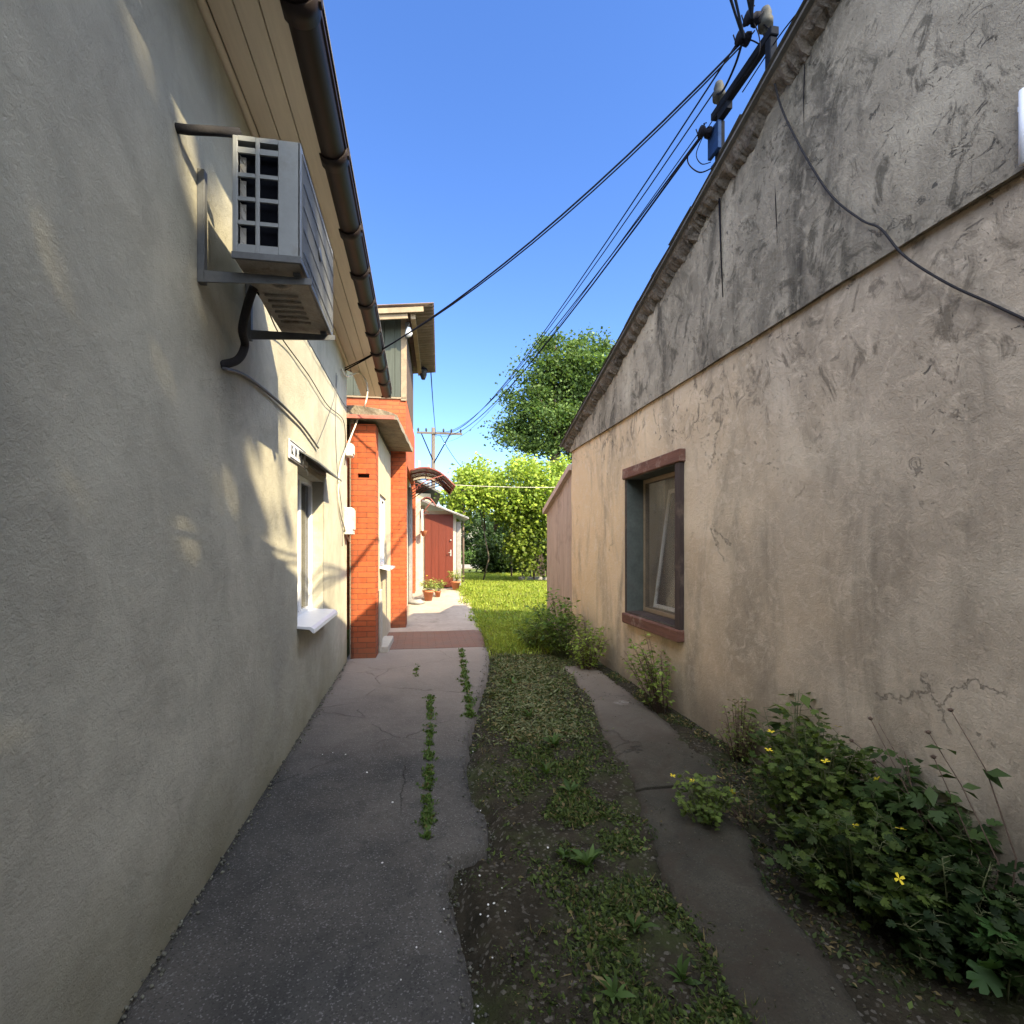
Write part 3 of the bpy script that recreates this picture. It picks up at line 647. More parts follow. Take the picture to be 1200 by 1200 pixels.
m.add([(XR-.032, y, BZ+.0) for y in ys]+[(XR+.03, y, BZ+.012) for y in ys], [(i, i+1, ny+i+1, ny+i) for i in range(ny-1)])
m.box(XR-.03, XR+.03, EY-.004, EY+.004, BZ, EZ-.04)
m.build('gable', MT['gable'], rh, TR)
for (pa, pb, ra) in (((843, 232), (847, 348), (.010, .007, .004)), ((908, 190), (911, 285), (.003, .004, .001)), ((943, 75), (942, 150), (.003, .004, .001))):
    A, B = at(*pa, X=XR-.036), at(*pb, X=XR-.036); m = MB(); m.tube([A, A.lerp(B, .5)+Vector((0, .005, 0)), B], list(ra), 4); m.build('panel_joint', MT['cable'], rh, TR)
m = MB()                                                         # ragged mortar bed under the roof edge
n = 900
for face in range(1):
    vs = []
    for i in range(n+1):
        y = EY+.08-(EY+.08-(-5.2))*i/n; zt = rake_z(y)
        nn = lambda f, k: noise.noise(Vector((y*f, y*f*.37+k, k*3.7+.3))); jag = .03*nn(2.3, 1)+.03*nn(9.1, 2)+.028*nn(23.7, 3)+.018*nn(57.1, 4); jx = .02*nn(7.3, 5)+.02*nn(31.3, 6); jy = .02*nn(17.3, 7)
        vs += [(XR-.13, y, zt), (XR-.115+jx, y+jy, zt-.035+jag*.3), (XR-.08+jx*1.4, y-jy, zt-.07+jag), (XR-.035, y+jy, zt-.095+jag*1.2), (XR+.05, y, zt-.11)]
    m.add(vs, [(i*5+j, i*5+j+1, (i+1)*5+j+1, (i+1)*5+j) for i in range(n) for j in range(4)], False)
    m.add([vs[k] for k in range(5)], [(0, 1, 2, 3, 4)])
m.build('verge', MT['rake'], rh, TR)
m = MB()
pr = [(EY+.14, rake_z(EY+.14)), (RY, rake_z(RY)), (-5.5, rake_z(-5.5)), (-5.5, rake_z(-5.5)+.022), (RY, rake_z(RY)+.022), (EY+.14, rake_z(EY+.14)+.022)]
m.prism(pr, 'x', XR-.165, 12.2)
for i in range(26):                                               # roofing sheets, slightly uneven edge
    ya, yb = EY+.16-i*.34, EY+.16-(i+1)*.34-.03
    if yb < RY: break
    za, zb = rake_z(ya)+.0245+.006*(i % 2), rake_z(yb)+.0285+.006*(i % 2)
    m.add([(XR-.175-random.uniform(0, .02), ya, za), (XR-.175-random.uniform(0, .02), yb, zb), (12.2, yb, zb), (12.2, ya, za)], [(0, 1, 2, 3)])
m.build('roof', MT['roofing'], rh, TR)
# window of the right house
SK = .018  # the frame leans a little
def wbox(m, x0_, x1_, ya, yb, za, zb, bev=.004, jit=.0015):
    m.box(x0_, x1_, ya, yb, za, zb, None, bev, jit)
m = MB(); m.box(XR-.03, XR+d, y1-.006, y1+.001, z0-.006, z1); m.box(XR-.03, XR+d, y0-.001, y0+.006, z0-.006, z1); m.box(XR-.03, XR+d, y0+.001, y1-.001, z1-.006, z1+.001); m.box(XR-.03, XR+d-.002, y0+.001, y1-.001, z0-.008, z0-.001)
win = m.build('window', MT['reveal'], rh, TR)
m = MB(); wbox(m, XR-.05, XR+.16, y0-.09, y0-.002, z0-.02, z1+.0); m.build('side_board', MT['darkwood'], win, TR)
m = MB(); wbox(m, XR-.035, XR+.16, y1+.002, y1+.05, z0-.02, z1+.0); m.build('side_board', MT['darkwood'], win, TR)
m = MB(); wbox(m, XR-.065, XR+.17, y0-.115, y1+.06, z1+.001, z1+.125, .008, .004); m.build('lintel_board', MT['brownwood'], win, TR)
m = MB(); wbox(m, XR-.075, XR+.17, y0-.10, y1+.05, z0-.135, z0-.021, .008, .004); m.build('sill', MT['brownwood'], win, TR)
m = MB(); m.box(XR-.03, XR+d, y0+.007, y1-.007, z0-.02, z0+.004, jit=.002); m.build('inner_sill', MT['darkwood'], win, TR)
fx = XR+d-.05; m = MB(); t = .05
wbox(m, fx, fx+.06, y0+.012, y0+.012+t, z0+.005, z1-.01); wbox(m, fx, fx+.06, y1-.012-t, y1-.012, z0+.005, z1-.01)
wbox(m, fx, fx+.06, y0+.012+t, y1-.012-t, z1-.01-t, z1-.01); wbox(m, fx, fx+.06, y0+.012+t, y1-.012-t, z0+.005, z0+.005+t); fr_ = m.build('frame', MT['palewood'], win, TR)
m = MB(); T_ = Matrix.Translation((fx+.045, 0, z0+.07)) @ Matrix.Rotation(R(8), 4, 'Y'); ya, yb, hh = y0+.07, y1-.22, z1-z0-.2
for a, b, c, e_ in ((ya, ya+.045, 0, hh), (yb-.045, yb, 0, hh), (ya+.045, yb-.045, 0, .045), (ya+.045, yb-.045, hh-.045, hh)): m.box(-.02, .02, a, b, c, e_, T_, .003)
sash = m.build('sash', MT['oldwhite'], win, TR); m = MB(); m.box(-.003, .003, ya+.045, yb-.045, .045, hh-.045, T_); m.build('pane', MT['glass'], sash, TR)
m = MB(); m.box(fx+.003, fx+.007, y0+.06, y1-.06, z0+.05, z1-.06); m.build('insect_screen', glassmat('insect_screen', (.11, .095, .08), .8), win, TR)
m = MB(); m.box(fx+.5, fx+.51, y0-.4, y1+.4, z0-.4, z1+.4); m.build('curtain', MT['curtain'], win, TR)
m = MB()                                                          # splash stains of mortar are in the plaster; broken render at the foot
# low far wall beyond the gable corner
lt = empty('boundary_wall', (XR, 8, 0), 0, 'low pinkish wall with sloping coping running on beyond the right house', 'wall'); TT = Matrix.Translation((-XR, -8, 0))
m = MB(); yA, yB, zA, zB = EY+.012, 9.62, 2.86, 2.26
for i in range(6):
    a, b = yA+(yB-yA)*i/6, yA+(yB-yA)*(i+1)/6-.006
    m.prism([(a, -.1), (b, -.1), (b, zA+(zB-zA)*(b-yA)/(yB-yA)), (a, zA+(zB-zA)*(a-yA)/(yB-yA))], 'x', XR+.03-(.004 if i % 2 else 0), XR+.16)
m.build('wall_panel', simple('pink_beige_boards', (.40, .30, .235), .85, .25, 4, .5, .006, 25, stretch=(1, 3, .3), dirt=(.27, .2, .16)), lt, TT)
m = MB(); m.prism([(yA, zA+.0), (yB+.06, zB-.02), (yB+.06, zB+.08), (yA, zA+.10)], 'x', XR-.05, XR+.22); m.build('coping', simple('pink_coping', (.47, .35, .29), .8, .2, 5, .4, .005, 30), lt, TT)
cable('slack_cable', MT['foam'], [at(908, 98, X=XR-.10), at(918, 132, X=XR-.06), at(945, 185, X=XR-.05), at(975, 230, X=XR-.05), at(1010, 258, X=XR-.05), at(1032, 268, X=XR-.05), at(1060, 300, X=XR-.045), at(1110, 332, X=XR-.04), at(1160, 355, X=XR-.015), at(1215, 381, X=XR-.01)], .0062, 'slack dark cable drooping across the gable plaster of the right house', 'cable')
m = MB(); p = at(1200, 105, X=XR-.04); q = at(1200, 190, X=XR-.05); m.tube([(p.x, p.y, p.z), (p.x, p.y, q.z)], .016, 10); m.box(p.x-.01, XR-.02, p.y-.015, p.y+.015, p.z-.08, p.z-.06)
tag(m.build('white_pipe', MT['white']), 'short white plastic pipe on the gable at the right edge of the photo', 'pipe')
# ---- steel wire bracket standing on the right roof
PX = 3.0; yN, yF, zT = 3.86, 4.6, 5.98; ms = empty('roof_mast', (PX, yF, rake_z(yF)), 0, 'dark steel mast frame with insulators standing on the roof of the right house', 'mast')
TM = Matrix.Translation((-PX, -yF, -rake_z(yF)))
for y in (yN, yF):
    m = MB(); m.box(PX-.035, PX+.035, y-.035, y+.035, rake_z(y)-.05, zT-(.0 if y == yN else .09), bev=.006); m.build('leg', MT['polesteel'], ms, TM)
m = MB(); m.box(PX-.04, PX+.04, yN-.05, yF+.10, zT+.001, zT+.075, bev=.006); m.box(PX-.03, PX+.03, yF-.16, yF+.0, zT-.08, zT-.001); m.build('crossarm', MT['polesteel'], ms, TM)
m = MB(); m.box(PX-.08, PX-.04, yF-.09, yF+.09, zT-.42, zT-.14, bev=.004); m.box(PX-.065, PX-.036, yF-.06, yF+.06, zT-.66, zT-.5, bev=.004); m.build('clamp', MT['bluesteel'], ms, TM)
INS = [(PX-.03, yN+.03, zT+.075), (PX-.03, yF-.03, zT+.06)]
for q in INS:
    m = MB(); m.lathe(q, [(.02, 0), (.022, .05), (.06, .055), (.062, .11), (.045, .13), (.05, .17), (.035, .22), (.0, .23)], 14); m.build('insulator', MT['porcelain'], ms, TM)
def spool(px, py, X, label):
    p = at(px, py, X=X); o = empty('wire_insulator', p, 0, label, 'insulator')
    m = MB(); m.lathe((0, 0, 0), [(.02, -.06), (.055, -.05), (.05, -.02), (.03, 0), (.05, .02), (.055, .05), (.02, .06)], 12, 'x'); m.build('spool', MT['cable'], o)
    m = MB()
    for k in range(5): a = k*1.3; m.tube([(0, 0, 0), (.05*math.cos(a), .06*math.sin(a), .05*math.sin(a*2)), (.09*math.cos(a+.5), .08*math.sin(a+.4), .03)], .006, 5)
    m.build('binding_wire', MT['cable'], o); return p
s1 = spool(871, 45, PX-.15, 'black wire insulator left of the near end of the roof mast')
s2 = spool(881, 22, PX-.15, 'black wire insulator uppermost beside the roof mast')
s3 = spool(826, 155, PX-.15, 'black wire insulator below the far end of the roof mast')
for s_, t_, nm in ((s1, (PX, yN+.1, zT+.04), 'lower'), (s2, (PX, yN-.02, zT+.05), 'upper'), (s3, (PX, yF, zT-.2), 'far')):
    cable('stay_wire', MT['cable'], [s_, s_.lerp(Vector(t_), .5)+Vector((0, 0, .015)), t_], .006, 'short stay wire holding the %s insulator to the roof mast' % nm, 'wire')
def span(a, b, sag, n=14): return [Vector(a).lerp(Vector(b), k/n)-Vector((0, 0, sag*4*(k/n)*(1-k/n))) for k in range(n+1)]
UP = at(516, 508, Y=32)                                             # the far utility pole
A = at(404, 434, X=XL)
for k in range(2):
    cable('service_wire', MT['cable'], span(s1+Vector((0, 0, -.02-.03*k)), A+Vector((0, .0, .03*k)), .28+.03*k), .009 if k == 0 else .007, ['thicker overhead wire crossing the alley to the left house', 'thinner overhead wire twinned with the one crossing the alley'][k], 'wire', 'wires over the alley', sub=1)
for k, (s_, r_) in enumerate(((s3, .012), (s3, .009), (s1, .009), (Vector(INS[1])+Vector((0, 0, .14)), .008), (s3, .006))):
    b = UP+Vector(((k-2)*.22, 0, [0, .15, .05, .1, -.5][k]))
    cable('overhead_wire', MT['cable'], span(s_+Vector((0, 0, .02*k)), b, [1.2, 1.0, 1.1, .95, .75][k], 20), r_, ['thickest', 'second thickest', 'leftmost', 'rightmost', 'lowest and thinnest'][k]+' overhead wire running from the roof mast to the far pole', 'wire', 'overhead wires to the far pole', sub=1)
for k, (s_, px) in enumerate(((s1, 842), (s1, 850), (s2, 868), (s2, 874), (s2, 886))):
    e_ = at(px, -60, Y=2.4); e_ = Vector(s_)+(e_-Vector(s_))*2.2
    cable('feeder_wire', MT['cable'], span(Vector(s_)+Vector((.012*(k % 2), 0, 0)), e_, .05), .009, ['first', 'second', 'third', 'fourth', 'fifth'][k]+' wire from the left above the roof mast, leaving over the camera', 'wire', 'wires leaving above the mast', sub=1)
cable('jumper_wire', MT['cable'], [s3+Vector((0, 0, 0)), at(808, 178, X=PX-.15), at(807, 192, X=PX-.12), at(820, 202, X=PX-.1), at(836, 196, X=PX-.06)], .007, 'large loop of jumper wire hanging under the far insulator', 'wire')
cable('jumper_wire', MT['cable'], [s3+Vector((0, 0, 0)), at(816, 180, X=PX-.13), at(822, 192, X=PX-.12), at(833, 190, X=PX-.06)], .005, 'small inner loop of jumper wire under the far insulator', 'wire')
cable('jumper_wire', MT['cable'], [s1, at(862, 75, X=PX-.12), at(848, 105, X=PX-.1), Vector(INS[1])+Vector((-.03, 0, .1))], .011, 'thick black jumper wire arching between the two ends of the mast', 'wire')
cable('jumper_wire', MT['cable'], [s2, at(890, 45, X=PX-.1), at(886, 70, X=PX-.1), at(856, 110, X=PX-.08), s3], .005, 'thin black jumper wire trailing along the mast crossarm', 'wire')
cable('roof_wire', MT['cable'], [at(947, 0, X=PX), at(912, 44, X=PX), at(870, 108, X=PX-.04)], .006, 'thin wire rising from the mast along the gable roof edge', 'wire')
bk = empty('blocker', (-3, -5.6, 0), 0, 'unseen garage added behind the camera to shade the near ground', 'blocker')  # unseen building, added to shade the near ground and wall feet
m = MB(); m.box(-1.5, 7.5, -4, 0, -.1, 4.3); m.build('wall', MT['plaster'], bk); m = MB(); m.box(-1.7, 7.7, -4.2, .2, 4.301, 4.42); m.build('roof', MT['roofing'], bk)  # wall and roof of the added unseen blocker
m = MB(); m.box(1.0, 3.6, .001, .04, 0, 2.3, bev=.01)
for k in range(12): m.box(1.03+.215*k, 1.22+.215*k, .041, .055, .05, 2.25, bev=.003)
m.build('blocker_gate', MT['darkwood'], bk)
# ================================================================= ROW ON THE LEFT, FURTHER ON
pb = empty('brick_porch', (-.62, 7.22, 0), R(-2.0), 'low brick and plaster porch with a mossy slab roof next to the grey house', 'porch')
m = MB(); hz0, hz1, hx0, hx1 = 2.57, 2.63, -.25, -.09
m.box(-.345, 0, 0, .3, -.1, hz0); m.box(-.345, 0, 0, .3, hz1, 3.33); m.box(-.345, hx0, .0, .3, hz0, hz1); m.box(hx1, 0, 0, .3, hz0, hz1); m.build('brick_pier', MT['brick'], pb)
m = MB(); m.box(hx0, hx1, .1, .12, hz0, hz1); m.build('vent_hole', MT['darkroom'], pb)
w = (.66, 1.62, 1.28, 2.42)
m = MB(); m.box(-.3, -.02, .301, w[0], -.1, 3.33); m.box(-.3, -.02, w[1], 2.46, -.1, 3.33); m.box(-.3, -.02, w[0], w[1], -.1, w[2]); m.box(-.3, -.02, w[0], w[1], w[3], 3.33); m.build('wall', MT['cream'], pb)
m = MB(); m.box(-.36, -.30, -.0, .301, -.1, 3.4); m.build('rubble_edge', MT['mosscon'], pb)
m = MB(); t = .06; m.box(-.1, -.05, w[0], w[0]+t, w[2], w[3]); m.box(-.1, -.05, w[1]-t, w[1], w[2], w[3]); m.box(-.1, -.05, w[0]+t, w[1]-t, w[3]-t, w[3]); m.box(-.1, -.05, w[0]+t, w[1]-t, w[2], w[2]+t); m.box(-.1, -.045, 1.1, 1.16, w[2]+t, w[3]-t)
wn = m.build('window', MT['white'], pb); m = MB(); m.box(-.09, -.08, w[0]+t, w[1]-t, w[2]+t, w[3]-t); m.build('pane', MT['glass'], wn)
m = MB(); m.box(-.2, -.19, w[0]-.05, w[1]+.05, w[2], w[3]); m.build('curtain', MT['whitewash'], wn)
m = MB(); m.prism([(-.04, w[2]), (-.04, w[2]-.02), (.13, w[2]-.06), (.13, w[2]-.03)], 'y', w[0]-.03, w[1]+.03); m.build('sill', MT['white'], wn)
m = MB(); n = 14
vs = []
for j, y in enumerate(np.linspace(-.12, 2.47, n)):
    for i, x in enumerate(np.linspace(-.7, .31+.035*y, 10)):
        u = i/9; vs.append((x+.01*noise.noise(Vector((y*5, x*5, 0))), y+.02*noise.noise(Vector((x*6, 1, y))), 3.50+.09*math.sin(math.pi*u)+.02*noise.noise(Vector((x*4, y*4, 0)))-.05*u+.015*y))
for j, y in enumerate(np.linspace(-.12, 2.47, n)):
    for i, x in enumerate(np.linspace(-.7, .31+.035*y, 10)): vs.append((x, y, 3.42+.025*noise.noise(Vector((x*5, y*5, 9)))-.05*i/9+.015*y))
K = n*10; fs = []
for j in range(n-1):
    for i in range(9): a = j*10+i; fs += [(a, a+1, a+11, a+10), (K+a, K+a+10, K+a+11, K+a+1)]
for i in range(9): fs += [(i, K+i, K+i+1, i+1), (K-10+i, K-10+i+1, 2*K-10+i+1, 2*K-10+i)]
for j in range(n-1): fs += [(j*10, (j+1)*10, K+(j+1)*10, K+j*10), (j*10+9, K+j*10+9, K+(j+1)*10+9, (j+1)*10+9)]
m.add(vs, fs); m.build('roof_slab', MT['mosscon'], pb)
m = MB(); m.box(-.7, .27, -.16, -.115, 3.375, 3.42, jit=.004); m.build('flashing', MT['redtrim'], pb)
m = MB(); m.box(-.5, -.01, .31, 2.46, 3.335, 3.39); m.build('ceiling_board', MT['darkwood'], pb)
m = MB(); m.box(-.02, .14, .35, 1.25, -.1, .10, bev=.01); m.box(.0, .04, .32, .5, .0, .95, bev=.01); m.build('doorstep', MT['whitewash'], pb)
# two-storey house
C = empty('two_storey_house', (-.27, 9.72, 0), R(-2.3), 'two storey orange brick house with a boarded wooden upper room', 'house')
m = MB(); m.box(-.34, 0, 0, .36, -.1, 3.40); m.box(-.1, .0, 3.4, 3.9, -.1, 3.2); m.box(-4.4, -.36, .02, .3, -.1, 3.4); m.box(-4.4, .0, -.002, .35, 3.401, 4.46); m.box(-4.4, .0, .351, 3.4, 3.22, 4.46); m.build('brick_wall', MT['brick'], C)
m = MB(); m.box(-4.4, -.10, .361, 1.0, -.1, 3.21); m.box(-4.4, -.10, 1.95, 3.395, -.1, 3.21); m.box(-4.4, -.1, 1.001, 1.949, 2.55, 3.21); m.box(-4.4, -.45, 1.0, 1.95, -.1, 2.55); m.build('side_wall', MT['whitewash'], C)
m = MB(); m.box(-.30, -.26, 1.01, 1.94, .0, 2.54, bev=.004); dd = m.build('door', MT['darkwood'], C); m = MB(); m.tube([(-.25, 1.1, 1.1), (-.20, 1.1, 1.1), (-.20, 1.22, 1.1)], .012, 6); m.build('handle', MT['steel'], dd)
m = MB(); m.box(-.09, -.02, 2.2, 2.7, .1, 3.0, bev=.01); m.build('wall_panel', MT['stone'], C)
m = MB()
for k in range(22): x = -4.3+k*.195; m.box(x, min(x+.19, 0), -.012-.004*(k % 2), .01, 4.47, 6.08, bev=.004)
m.build('front_boards', MT['greenboard'], C)
m = MB()
for k in range(14): y = .012+k*.185; m.box(-.03, .0+.004*(k % 2), y, y+.178, 4.47, 5.98, bev=.004)
m.build('side_boards', MT['brownboard'], C)
m = MB(); m.box(-4.3, -.04, 2.5, 2.6, 4.47, 6.0); m.box(-4.3, -4.2, .02, 2.49, 4.47, 6.0); m.build('back_boards', MT['brownboard'], C)
m = MB(); m.box(-.09, .018, -.03, -.017, 4.40, 6.02, bev=.003); m.box(-4.3, .02, -.03, .0, 4.43, 4.465, bev=.004); m.build('corner_trim', MT['palewood'], C)
RS = -.10
rm = Matrix.Translation((.55, 0, 6.02)) @ Matrix.Rotation(-math.atan(RS)*-1, 4, 'Y')
m = MB(); xs = np.linspace(-5.0, 0, 4); ny = 120; ysr = np.linspace(-.5, 3.1, ny); vs = []
for lay in (0, 1):
    for y_ in ysr:
        for x_ in xs: vs.append(rm @ Vector((x_, y_, .018*math.sin(y_*2*math.pi/.13)+(.012 if lay else 0)+.05)))
K = ny*4; fs = []
for j in range(ny-1):
    for i in range(3): a = j*4+i; fs += [(a, a+4, a+5, a+1), (K+a, K+a+1, K+a+5, K+a+4)]
    fs += [(j*4+3, (j+1)*4+3, K+(j+1)*4+3, K+j*4+3)]
for i in range(3): fs += [(i, i+1, K+i+1, K+i)]
m.add(vs, fs, True); m.build('roof', MT['rust'], C)
m = MB(); m.box(-5, -.5, -.42, -.39, -.16, .02, rm, .004); m.box(-5, -.2, -.47, -.44, -.07, .025, rm, .003); m.build('fascia_board', MT['palewood'], C)
m = MB(); m.box(-.45, -.36, -.38, 2.7, -.16, .02, rm, .004)
m.build('rafter', MT['palewood'], C)
lamp = empty('wall_lamp', (C.location.x+.04, 9.66, 5.65), 0, 'white bulb lamp fixed at the front corner of the wooden upper room', 'lamp')
m = MB(); m.box(-.05, .02, -.02, .03, -.05, .25, bev=.01); m.tube([(0, -.02, .2), (.02, -.1, .2), (.02, -.12, .12)], .015, 7); m.build('arm', MT['steel'], lamp)
m = MB(); m.lathe((.02, -.12, -.02), [(.01, -.06), (.05, -.04), (.07, .0), (.055, .06), (.03, .12)], 14); m.build('globe', MT['white'], lamp)
lp = at(496, 437, Y=12.3); lan = empty('hanging_lantern', lp, 0, 'small lantern hanging under the far end of the corrugated roof', 'lamp')
m = MB(); m.tube([(0, 0, .35), (0, 0, .12)], .012, 6); m.lathe((0, 0, .08), [(.11, -.01), (.09, .03), (.02, .07)], 12); m.build('frame', MT['cable'], lan)
m = MB(); m.lathe((0, 0, -.16), [(.045, 0), (.085, .1), (.09, .22)], 12); m.build('glass', MT['porcelain'], lan)
# arched canopies
def canopy(name, x0, yA_, yB_, zin, out, drop, label, nrib):
    o = empty(name, (x0, yA_, 0), 0, label, 'canopy'); P = []
    for k in range(15):
        u = k/14; P.append((u*out, zin+.16*math.sin(math.pi*min(u*1.05, 1)*.75)-drop*u*u))
    Ly = yB_-yA_; m = MB(); vs = [(x, y, z+dz) for dz in (0, .008) for y in (0, Ly) for x, z in P]; n = 15
    m.add(vs, [(k, k+1, n+k+1, n+k) for k in range(n-1)]+[(2*n+k, 3*n+k, 3*n+k+1, 2*n+k+1) for k in range(n-1)]+[(k, 2*n+k, 2*n+k+1, k+1) for k in range(n-1)]+[(n+k, n+k+1, 3*n+k+1, 3*n+k) for k in range(n-1)]+[(n-1, 3*n-1, 4*n-1, 2*n-1)], True)
    m.build('sheet', MT['poly'], o)
    for r_ in range(nrib):
        y = Ly*r_/(nrib-1); m = MB(); m.tube([(x, y, z-.018) for x, z in P], .016, 6); m.tube([(0, y, zin-.45), (out*.35, y, zin-.22), (out*.75, y, P[10][1]-.03)], .012, 6); m.build('rib', MT['redsteel'], o)
    for k in (0, 5, 9, 14): m = MB(); m.tube([(P[k][0], 0, P[k][1]-.016), (P[k][0], Ly, P[k][1]-.016)], .012, 6); m.build('purlin', MT['redsteel'], o)
    m = MB()
    a = [(.12+.09*math.cos(t)*(1-t/9), 0.0, zin-.36+.09*math.sin(t)*(1-t/9)) for t in np.linspace(0, 6.5, 18)]; m.tube(a, .008, 5); m.build('scroll', MT['redsteel'], o)
    return o
canopy('arched_canopy', -.2, 10.7, 12.5, 3.22, .95, .42, 'larger smoked polycarbonate canopy arching over the brick house entrance', 4)
canopy('arched_canopy', .02, 13.75, 14.05, 2.86, .42, .25, 'smaller arched canopy just above the shed roof', 3)
# outbuilding with the red door
ob = empty('outbuilding', (0, 14.1, 0), 0, 'low whitewashed outbuilding with a red brown door and tin roof edge', 'shed'); g0 = gz(14.3)
m = MB(); m.box(-3, .02, -.45, 0, 0, 2.9); m.box(-3, .14, .0, .12, 0, 2.75); m.box(.92, 1.02, .0, .12, g0-.3, 2.42); m.box(.14, .92, .0, .12, 2.48, 2.6); m.build('wall', MT['whitewash'], ob)
m = MB(); m.box(1.03, 1.16, .02, .14, g0-.3, 2.30, bev=.01); m.box(1.03, 1.12, .15, 3.0, g0-.3, 2.2); m.build('post', MT['stone'], ob)
m = MB(); m.box(.13, .93, -.05, -.005, g0+.02, 2.50, bev=.006)
for k in range(1, 4): m.box(.13+.2*k-.006, .13+.2*k+.006, -.056, -.05, g0+.04, 2.48)
dr = m.build('door', MT['door'], ob)
m = MB(); m.box(.84, .88, -.07, -.056, g0+.90, g0+1.08, bev=.004); m.tube([(.86, -.07, g0+1.0), (.86, -.12, g0+1.0), (.78, -.12, g0+1.0)], .010, 6); m.build('handle', MT['fins'], dr); m = MB(); m.lathe((.86, -.06, g0+1.35), [(.02, -.03), (.02, 0)], 10, 'y'); m.build('lock', MT['fins'], dr)
m = MB(); m.prism([(.0, 2.86), (1.35, 2.36), (1.35, 2.39), (.0, 2.89)], 'y', -.35, 3.0)
for k in range(9): m.tube([(.02, -.35+.4*k, 2.89), (1.33, -.35+.4*k, 2.395)], .014, 5)
m.build('roof', simple('galvanised_tin', (.42, .42, .42), .45, .2, 6, .2, .002, 40, metal=.5), ob)
m = MB(); m.tube([(.06, -.5, 2.6), (.06, -.5, 1.9), (.10, -.52, 1.86), (.12, -.55, 2.0)], .022, 8); m.build('downpipe', MT['white'], ob)
# neighbour roof and chimneys beyond
nb = empty('neighbour_house', (-1.5, 19, 0), 0, 'dark grey pitched roof with two pale chimney pipes behind the canopy', 'house')
m = MB(); m.box(-3, 1.9, 0, 6, .3, 3.6); m.build('wall', MT['cream'], nb)
m = MB(); m.prism([(-3.3, 3.9), (.5, 4.5), (2.3, 3.55), (2.3, 3.63), (.5, 4.62), (-3.3, 4.0)], 'y', -.3, 6.3); m.build('roof', MT['roofing'], nb)
for x in (1.42, 1.78):
    m = MB(); m.box(x, x+.10, .3, .42, 3.9, 4.9-(x-1.4)*.4, bev=.01); m.build('chimney', MT['stone'], nb)
# far utility pole
up = empty('utility_pole', (UP.x-.45, 32, gz(32)), 0, 'weathered timber utility pole with crossarm and braces behind the canopy', 'utility pole'); TU = Matrix.Translation((-UP.x+.45, -32, -gz(32)))
m = MB(); zt = UP.z+.35
m.tube([(UP.x-.45, 32, 0), (UP.x-.45, 32, zt)], [.17, .12], 10); m.build('pole', MT['pole'], up, TU)
m = MB(); m.box(UP.x-1.5, UP.x+1.4, 31.84, 31.92, UP.z-.08, UP.z+.05); m.build('crossarm', MT['pole'], up, TU)
m = MB(); m.tube([(UP.x-1.2, 31.86, UP.z-.08), (UP.x-.5, 31.86, UP.z-1.7)], .04, 5); m.tube([(UP.x+.7, 31.86, UP.z+.1), (UP.x-.4, 31.86, UP.z-1.9)], .04, 5); m.build('brace', MT['polesteel'], up, TU)
for dx in (-1.4, -.9, .2, .7, 1.3):
    m = MB(); m.lathe((UP.x+dx, 31.88, UP.z+.05), [(.03, 0), (.07, .1), (.05, .22), (.0, .26)], 8); m.build('insulator', MT['porcelain'], up, TU)
cable('drop_wire', MT['cable'], [at(505, 437, Y=12.4), at(508, 480, Y=20), at(511, 512, Y=31.8)], .014, 'thin wire dropping from the corrugated roof to the far pole', 'wire')
cable('drop_wire', MT['cable'], span(at(516, 510, Y=31.8), at(560, 560, Y=45), .6), .02, 'faint wire sloping away to the right of the far pole', 'wire', sub=1)
cable('garden_wire', MT['wcable'], span(at(528, 568, Y=14.2), at(662, 571, Y=13.2), .03), .008, 'pale straight wire stretched in front of the vine', 'wire', sub=1)
# ================================================================= VEGETATION
p = at(650, 560, Y=38)
def B(px, py, Y, rpx, ry=None, k=1.0):
    q = at(px, py, Y=Y); r = rpx/F*Y; return (q.x, q.y, q.z, r, ry or r, r*k)
tree('ash_tree', 'tall leafy ash tree rising behind the vine and the right roof', (p.x, 38, .42),
     [B(652, 425, 38, 34), B(690, 440, 38, 44), B(622, 462, 37.5, 30), B(640, 495, 38, 42), B(604, 508, 37.5, 27, k=.8), B(690, 500, 38, 45), B(655, 400, 38, 14)],
       .45, .2, 110, 420, (.045, .09, .028), (.13, .185, .055), .5, limbs=26)
tree('shade_tree', 'tall leafy tree behind the camera that dapples the left wall', (6.2, -8.0, 0),
     [(5.9, -9.0, 12.6, 2.4, 2.6, 2.4), (6.5, -10.8, 11.5, 2.6, 2.6, 2.6), (5.6, -6.9, 10.6, 1.9, 1.6, 1.6)], .35, .24, 60, 115, (.05, .1, .03), (.12, .2, .05), .36, limbs=14)
